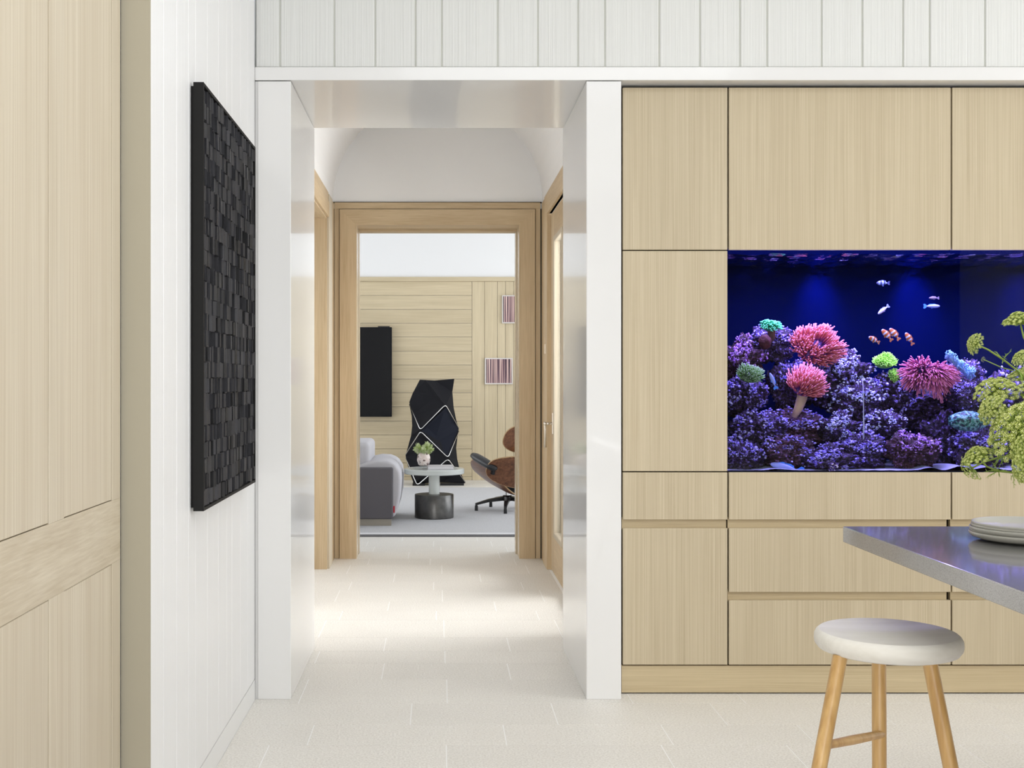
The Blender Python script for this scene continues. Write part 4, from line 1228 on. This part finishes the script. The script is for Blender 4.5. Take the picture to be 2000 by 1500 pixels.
for k in range(9):
    th = k * 2 * PI / 9 + rnd.uniform(-.2, .2)
    ln = 0.03 if k == 0 else rnd.uniform(0.075, 0.118)
    top = Vector((math.cos(th) * ln, math.sin(th) * ln * 0.8, 0.15 + (0.06 if k == 0 else rnd.uniform(0.0, 0.05))))
    labs = ['pale green fluffy bloom at the middle of the little vase', 'pale green fluffy bloom leaning toward the lounge chair', 'pale green fluffy bloom at the vase rim near the book', 'pale green fluffy bloom behind the vase top',
            'pale green fluffy bloom on the television side, upper', 'pale green fluffy bloom on the sofa side of the vase', 'pale green fluffy bloom low over the sofa side rim', 'pale green fluffy bloom over the front rim of the vase', 'pale green fluffy bloom at the front toward the book']
    t = thing('bloom', labs[k], 'flower', (vx_, vy_, zt_), 0, 'blooms in the little vase')
    MB().tube([(math.cos(th) * 0.012, math.sin(th) * 0.012, 0.02), (math.cos(th) * 0.022, math.sin(th) * 0.02, 0.11), top], 0.0025, 5).build('stem', m['stem'], t, local=True)
    b = MB()
    ax_ = (top - Vector((math.cos(th) * 0.015, math.sin(th) * 0.015, 0.10))).normalized()
    for q_ in range(240):
        f = rnd.random()
        d = Vector((rnd.gauss(0, 1), rnd.gauss(0, 1), rnd.gauss(0, 1))).normalized()
        c_ = top - ax_ * (0.055 * f)
        b.tube([c_, c_ + (d + ax_ * 0.35) * 0.026], [0.0022, 0.0012], 3)
    stuff(b.build('petals', m['pale_bloom'], t, local=True))


# sofa (one seat end seen past the door jamb)
t = thing('sofa', 'grey upholstered sofa with dark side panel and rolled light arm', 'sofa', (-0.9, 11.2, RZ))
sy0, sy1 = 10.70, 11.75
MB().box(-1.45, X(767, sy0), sy0, sy0 + 0.10, 0.075, Z(914, sy0)).build('side_panel', m['sofa_dark'], t, bevel=0.012, seg=3)
MB().box(-1.43, X(764, sy0), sy0 + 0.02, sy0 + 0.09, RZ, 0.075).build('plinth', m['sofa_foot'], t)
MB().box(-1.43, -0.47, sy0 + 0.10, sy1, RZ, 0.075).build('plinth', m['sofa_foot'], t)
MB().prism([(-1.40, 0.08), (-0.405, 0.08), (-0.375, 0.16), (-0.352, 0.28), (-0.345, 0.42), (-0.355, 0.50), (-0.40, 0.57), (-0.47, 0.60), (-0.56, 0.605), (-0.66, 0.585), (-0.76, 0.55), (-1.40, 0.50)], 1, sy0 + 0.102, sy1).build('rolled_cushion', m['sofa_light'], t, bevel=0.03, seg=4, smooth=True, autosm=50)
MB().box(-0.98, X(725, 11.05), sy0 + 0.16, sy1, 0.50, Z(862, 11.05)).build('back_cushion', m['sofa_light'], t, bevel=0.05, seg=5, smooth=True)
MB().box(X(767.5, sy0), X(767.5, sy0) + 0.014, sy0 + 0.06, sy0 + 0.075, Z(1003, sy0), Z(990, sy0)).build('tag', m['red_cloth'], t)

# lounge chair -------------------------------------------------------
face = math.radians(124)
t = thing('lounge_chair', 'moulded walnut lounge chair with black leather pads on a black star base', 'chair', (0.700, 12.0, RZ), face)
TILT = math.radians(14)
def tl_(p):
    """the whole upper chair leans back about its post"""
    x, y, z = p; zz = z - 0.30
    return (x * math.cos(TILT) - zz * math.sin(TILT), y, 0.30 + x * math.sin(TILT) + zz * math.cos(TILT))
def ell(u, v, a, bb, pw=2.6):
    """square u, v (-1..1) pressed into a rounded outline"""
    k = (abs(u) ** pw + abs(v) ** pw) ** (1 / pw); mm_ = max(abs(u), abs(v), 1e-9)
    f = mm_ / max(k, 1e-9)
    return u * f * a, v * f * bb
def seat_fn(u, v, lift=0.0, grow=1.0):
    x, y = ell(2 * u - 1, 2 * v - 1, 0.33 * grow, 0.34 * grow)
    z = 0.205 + 2.5 * (y * y) + 0.5 * max(0, -x - 0.12) ** 2 + 0.3 * max(0, x) ** 2 + lift
    return tl_((x + 0.05, y, z))
def back_fn(u, v, lift=0.0, grow=1.0):
    h, y = ell(2 * u - 1, 2 * v - 1, 0.180 * grow, 0.40 * grow)
    x = -0.315 - 0.30 * (h + 0.165) + 1.35 * y * y + lift
    return tl_((x, y, 0.505 + h))
def head_fn(u, v, lift=0.0, grow=1.0):
    h, y = ell(2 * u - 1, 2 * v - 1, 0.165 * grow, 0.335 * grow)
    x = -0.32 - 0.25 * h + 0.55 * y * y + lift
    return tl_((x, y, 0.845 + h))
def walnut_shell(nm, fn):
    o = MB().sheet(lambda u, v: fn(u, v), 16, 18, 0.012).build(nm, m['walnut'], t, local=True, smooth=True, autosm=50)
    ring = []
    N4 = 16
    for i in range(N4): ring.append(fn(i / N4, 0))
    for i in range(N4): ring.append(fn(1, i / N4))
    for i in range(N4): ring.append(fn(1 - i / N4, 1))
    for i in range(N4 + 1): ring.append(fn(0, 1 - i / N4))
    MB().tube(ring, 0.0068, 6, False).build('shell_edge', m['ply_edge'], o, local=True, smooth=True)
    return o
walnut_shell('seat_shell', seat_fn); walnut_shell('back_shell', back_fn); walnut_shell('head_shell', head_fn)
def pad(nm, fn, off, thick):
    b = MB(); n_ = 18
    tp = [[None] * (n_ + 1) for _ in range(n_ + 1)]; bt = [[None] * (n_ + 1) for _ in range(n_ + 1)]
    for i in range(n_ + 1):
        for j in range(n_ + 1):
            e = max(abs(2 * i / n_ - 1), abs(2 * j / n_ - 1))
            hgt = thick * math.sqrt(max(0.0, 1 - e ** 4))
            tp[i][j] = b.vert(fn(i / n_, j / n_, off + hgt, 0.92)); bt[i][j] = b.vert(fn(i / n_, j / n_, off, 0.92))
    for i in range(n_):
        for j in range(n_):
            b.f.append([tp[i][j], tp[i + 1][j], tp[i + 1][j + 1], tp[i][j + 1]]); b.f.append([bt[i][j], bt[i][j + 1], bt[i + 1][j + 1], bt[i + 1][j]])
    b.build(nm, m['leather'], t, local=True, smooth=True)
pad('seat_cushion', seat_fn, 0.014, 0.10); pad('back_cushion', back_fn, 0.014, 0.09); pad('head_cushion', head_fn, 0.014, 0.08)
for sgn in (1, -1):
    b = MB()
    pr = []
    for f, r in ((0, .3), (.06, .8), (.2, 1), (.5, 1.05), (.8, 1), (.94, .75), (1, .3)):
        pr.append((f, r))
    n_ = 14; rings = []
    for f, r in pr:
        x = -0.24 + 0.42 * f
        rings.append([b.vert(tl_((x, sgn * 0.36 + math.cos(2 * PI * k / n_) * 0.052 * r, 0.515 + 0.02 * f + math.sin(2 * PI * k / n_) * 0.040 * r))) for k in range(n_)])
    for i in range(len(rings) - 1):
        for k in range(n_): b.f.append([rings[i][k], rings[i][(k + 1) % n_], rings[i + 1][(k + 1) % n_], rings[i + 1][k]])
    b.f.append(rings[0][::-1]); b.f.append(rings[-1])
    b.build('armrest', m['leather'], t, local=True, smooth=True)
    MB().tube([tl_((-0.20, sgn * 0.36, 0.45)), tl_((-0.20, sgn * 0.36, 0.50))], 0.022, 8).build('arm_bracket', m['black_metal'], t, local=True)
for sgn in (1, -1):
    MB().tube([tl_((-0.345, sgn * 0.1, 0.55)), tl_((-0.36, sgn * 0.1, 0.70)), tl_((-0.335, sgn * 0.1, 0.80))], 0.011, 8).build('back_brace', m['black_metal'], t, local=True)
MB().tube([(0, 0, 0.11), (0, 0, 0.20)], 0.028, 14).build('post', m['silver'], t, local=True, smooth=True, autosm=40)
MB().lathe([(0, 0.095), (0.05, 0.095), (0.06, 0.12), (0.045, 0.15), (0, 0.155)], 20).build('hub', m['black_metal'], t, local=True, smooth=True)
for k in range(5):
    a = k * 2 * PI / 5 + math.radians(67)
    d = Vector((math.cos(a), math.sin(a), 0)); n_ = Vector((-d.y, d.x, 0))
    b = MB(); prs = [(0.03, 0.030, 0.10, 0.145), (0.20, 0.022, 0.085, 0.115), (0.335, 0.015, 0.055, 0.075)]
    rr = [[b.vert(d * x + n_ * wd * sg + Vector((0, 0, zz))) for sg, zz in ((-1, z0), (1, z0), (1, z1), (-1, z1))] for x, wd, z0, z1 in prs]
    for i in range(2):
        for q_ in range(4): b.f.append([rr[i][q_], rr[i][(q_ + 1) % 4], rr[i + 1][(q_ + 1) % 4], rr[i + 1][q_]])
    b.f.append(rr[0][::-1]); b.f.append(rr[-1])
    lg = b.build('leg', m['black_metal'], t, local=True)
    MB().lathe([(0, 0), (0.018, 0), (0.016, 0.05), (0.012, 0.056), (0, 0.056)], 12, d * 0.325).build('glide', m['black_metal'], lg, local=True)

# ------------------------------------------------------------------ island counter
ix, iy = 1.178, 3.434
ztop, zbot = 0.92, 0.874
isl = thing('kitchen_island', 'grey stone island counter with polished top and overhanging end', 'island', (2.6, 2.0, 0))
MB().box(ix, 4.2, 0.9, iy, zbot, ztop).build('countertop', m['quartz'], isl, bevel=0.003, seg=2)
for (x0, x1) in ((1.95, 2.69), (2.692, 3.43), (3.432, 4.0)):
    MB().box(x0, x1, 1.15, 3.15, 0.10, zbot - 0.001).build('cabinet_body', m['cabinet_oak'], isl, bevel=0.002, seg=1)
box('toe_kick', m['rail_oak'], isl, 2.0, 3.95, 1.2, 3.1, 0, 0.10)

# plates
PR = 0.148
pc = (X(2008, 3.12), 3.12)
prof = [(0, 0.004), (0.066, 0.004), (0.070, 0.0), (0.078, 0.0), (0.084, 0.002), (0.122, 0.006), (0.139, 0.013), (0.1465, 0.022), (0.148, 0.027), (0.1475, 0.0305), (0.145, 0.032), (0.1425, 0.030), (0.134, 0.018), (0.114, 0.011), (0.080, 0.008), (0, 0.0075)]
prof = [(r_, z_ * 0.75) for r_, z_ in prof]
pm = MB().lathe(prof, 64).mesh('plate', m['ceramic'], smooth=True)
plabs = ['grey ceramic plate at the bottom of the stack on the counter', 'grey ceramic plate second from the bottom of the stack', 'grey ceramic plate in the middle of the stack of five',
         'grey ceramic plate second from the top of the stack', 'grey ceramic plate on top of the stack']
rnd = random.Random(2)
for k in range(5):
    o = bpy.data.objects.new('plate', pm); COL.objects.link(o)
    sc = 0.98 - 0.010 * k
    o.location = (pc[0] + (0 if k == 0 else rnd.uniform(-.003, .003)), pc[1] + (0 if k == 0 else rnd.uniform(-.003, .003)), ztop + 0.0003 + k * 0.0065)
    o.scale = (sc, sc, 1)
    tag(o, plabs[k], 'plate', 'stacked plates on the island')

# flowers in a vase that stands out of the frame
vz = thing('flower_vase', 'tall grey vase holding the green umbel flowers on the island', 'vase', (1.70, 2.92, ztop))
MB().lathe([(0, 0), (0.055, 0), (0.062, 0.01), (0.075, 0.08), (0.060, 0.16), (0.042, 0.20), (0.048, 0.215), (0.042, 0.213), (0.036, 0.20), (0.054, 0.16), (0.068, 0.08), (0.05, 0.012), (0, 0.008)], 40).build('body', m['vase_dark'], vz, local=True, smooth=True)
mouth = Vector((1.70, 2.92, ztop + 0.20))


def umbel_mesh(seed, rays=84, dense=34):
    """flat-domed flower head, unit radius, top along +Z, the stalk joins at the origin"""
    rnd = random.Random(seed); b = MB(); ry_ = MB()
    for k in range(rays):
        rr = math.sqrt((k + 0.5) / rays); th = k * 2.39996
        th += rnd.uniform(-.12, .12)
        c = Vector((math.cos(th) * rr * 0.90, math.sin(th) * rr * 0.90, 0.60 - 0.58 * rr * rr + rnd.uniform(-.07, .05)))
        nn = Vector((c.x * 0.8, c.y * 0.8, 0.9)).normalized()
        ry_.tube([(0, 0, 0), c * 0.55 + Vector((0, 0, -0.06)), c - nn * 0.06], [0.022, 0.016, 0.012], 4)
        ur = 0.100 * rnd.uniform(0.85, 1.15)
        q = Vector((0, 0, 1)).rotation_difference(nn)
        for j in range(dense):
            r2 = math.sqrt((j + 0.5) / dense); t2 = j * 2.39996 + k
            p = Vector((math.cos(t2) * r2 * ur, math.sin(t2) * r2 * ur, ur * 0.28 * (1 - r2 * r2) + rnd.uniform(-.022, .022)))
            b.octa(c + q @ p, 0.0185 * rnd.uniform(0.8, 1.3), max(0.0, min(1.0, 0.55 * (1 - r2 * r2) + 0.55 * rnd.random() - 0.05)))  # tint paints shading: cluster tops lighter, outer florets darker, plus random tone
            if j % 3 == 0:
                ry_.tube([c - nn * 0.06, c + q @ p], [0.008, 0.006], 3, False)
    return b.mesh('florets', m['umbel'], tint=True), ry_.mesh('rays', m['stem'])


UM = [umbel_mesh(1), umbel_mesh(2, 92, 32), umbel_mesh(3, 34, 24)]
fl = [  # px, py of the head base, depth, radius px, facing (x, y, z), mesh, label
    (1993, 632, 2.90, 36, (-0.10, -0.10, 1.0), 0, 'highest green umbel flower standing above the others'),
    (1906, 672, 2.92, 24, (-0.95, -0.20, 0.25), 1, 'green umbel flower nodding sideways on a long thin stem'),
    (1999, 700, 2.80, 24, (-0.6, -0.4, 0.7), 1, 'small green umbel flower at the bend of the long thin stem'),
    (1946, 768, 2.88, 46, (-0.35, -0.45, 0.8), 0, 'green umbel flower in the upper cluster, before the reef crest'),
    (1938, 802, 2.80, 34, (-0.9, -0.35, 0.25), 1, 'pale green umbel flower facing the reef, under the upper cluster'),
    (2004, 742, 2.98, 38, (0.0, -0.2, 1.0), 0, 'green umbel flower behind the largest head'),
    (1999, 842, 2.76, 76, (-0.75, -0.40, 0.55), 1, 'largest green umbel flower, a broad dome over the plates'),
    (1912, 894, 2.84, 34, (-0.45, -0.15, 0.9), 0, 'low green umbel flower drooping toward the drawer fronts'),
    (1899, 914, 2.90, 30, (-0.6, 0.35, -0.55), 2, 'ragged green umbel flower hanging lowest over the aquarium edge'),
    (2004, 884, 2.70, 38, (-0.8, -0.35, -0.05), 0, 'green umbel flower just above the plate stack'),
    (2006, 918, 2.66, 36, (-0.75, -0.35, -0.35), 1, 'drooping green umbel flower closest to the plates'),
    (2040, 780, 2.85, 60, (0.2, -0.4, 0.9), 0, 'green umbel flower outermost beside the large dome'),
]
rnd = random.Random(5)
for (px, py, y, rp, nd, mi, lab) in fl:
    base = P(px, py, y)
    t = thing('umbel_flower', lab, 'flower', base, 0, 'umbel flowers in the island vase')
    r = rp * y / F
    q = Vector((0, 0, 1)).rotation_difference(Vector(nd).normalized())
    for nm, me in zip(('florets', 'rays'), UM[mi]):
        o = bpy.data.objects.new(nm, me); COL.objects.link(o); o.parent = t
        o.scale = (r, r, r); o.rotation_euler = q.to_euler(); o.rotation_euler.rotate_axis('Z', rnd.uniform(0, 6))
        o['kind'] = 'stuff'
    mo_ = mouth - base + Vector((rnd.uniform(-.02, .02), rnd.uniform(-.02, .02), -0.02))
    d = Vector(nd).normalized()
    a = -d * min(0.10, mo_.length * 0.4); bq = mo_ + Vector((0, 0, 0.07)) + Vector((-0.03, 0, 0))
    path = []
    for f in [i / 10 for i in range(11)]:
        path.append(((1 - f) ** 3) * Vector((0, 0, 0)) + 3 * f * (1 - f) ** 2 * a + 3 * f * f * (1 - f) * bq + f ** 3 * mo_)
    MB().tube(path, [0.0020 + 0.0014 * i / 10 for i in range(11)], 7).build('stem', m['stem'], t, local=True, smooth=True)
    # feathery leaf tufts along the stem
    lf = MB()
    for f in ((2, 3) if 'long thin' in lab else (2, 3, 4, 5, 6)):
        p0 = path[f]
        for k in range(4 if 'long thin' in lab else 9):
            dd = Vector((rnd.uniform(-1, .6), rnd.uniform(-1, .5), rnd.uniform(-.8, .7))).normalized()
            L = rnd.uniform(0.014, 0.042)
            lf.tube([p0, p0 + dd * L * 0.6, p0 + dd * L + Vector((0, 0, -0.003))], [0.0012, 0.0010, 0.0004], 3, False)
            for j in range(3):
                p1 = p0 + dd * L * (0.4 + 0.2 * j)
                d3 = (dd + Vector((rnd.uniform(-1, 1), rnd.uniform(-1, 1), rnd.uniform(-1, 1)))).normalized()
                lf.tube([p1, p1 + d3 * 0.008], [0.0009, 0.0003], 3, False)
    if lab.startswith('green umbel flower nodding'):
        tip = P(1921, 702, 2.92) - base
        j_ = path[3]
        MB().tube([j_, j_ * 0.5 + tip * 0.5 + Vector((0, 0, -0.004)), tip], [0.0016, 0.0014, 0.0011], 6).build('side_stem', m['stem'], t, local=True, smooth=True)
        bd = bpy.data.objects.new('side_bud', UM[2][0]); COL.objects.link(bd); bd.parent = t
        bd.location = tip; bd.scale = (0.008, 0.008, 0.008); bd.rotation_euler = q.to_euler()
    stuff(lf.build('leaf_fronds', m['leaf'], t, local=True))

# ------------------------------------------------------------------ stool
sxc, syc, szt = X(1733.5, 3.10), 3.10, 0.686
t = thing('stool', 'round counter stool with whitewashed seat and honey coloured legs', 'stool', (sxc, syc, 0))
R = 0.184
sp_ = [(0, szt - 0.052), (R - 0.022, szt - 0.052), (R - 0.008, szt - 0.047), (R, szt - 0.036), (R + 0.0015, szt - 0.026), (R + 0.0005, szt - 0.014), (R - 0.004, szt - 0.006), (R - 0.010, szt - 0.001), (R - 0.012, szt), (R - 0.03, szt - 0.0005), (R * 0.6, szt - 0.003), (0, szt - 0.006)]
MB().lathe(sp_, 72, (sxc, syc, 0)).build('seat', m['seat_wash'], t, smooth=True, autosm=28)


def leg(top, low, rr=0.0185):
    top, low = Vector(top), Vector(low)
    d = (low - top); f = (top.z - 0.0) / (top.z - low.z)
    ft = top + d * f
    MB().tube([top, top + d * f * 0.33, top + d * f * 0.66, ft], [rr, rr * 1.02, rr, rr * 0.9], 20).build('leg', m['stool_wood'], t, smooth=True, autosm=50)
    return lambda z: top + d * ((top.z - z) / (top.z - low.z))


zl_ = szt - 0.050
L1 = leg((X(1641, 3.03), 3.03, zl_), P(1600, 1500, 2.97))
L2 = leg((X(1716.5, 3.20), 3.20, zl_), P(1717.5, 1500, 3.16))
L3 = leg((X(1814, 3.03), 3.03, zl_), P(1857, 1500, 2.99))
za_, zb_ = Z(1457, 2.98), Z(1433, 3.165)
a_, b_ = L1(za_), L2(zb_)
b_ = b_ + (b_ - a_).normalized() * 0.004 + Vector((0, -0.012, 0))
MB().tube([a_, (a_ + b_) / 2, b_], [0.0105, 0.0125, 0.0105], 14).build('rung', m['stool_wood'], t, smooth=True, autosm=50)
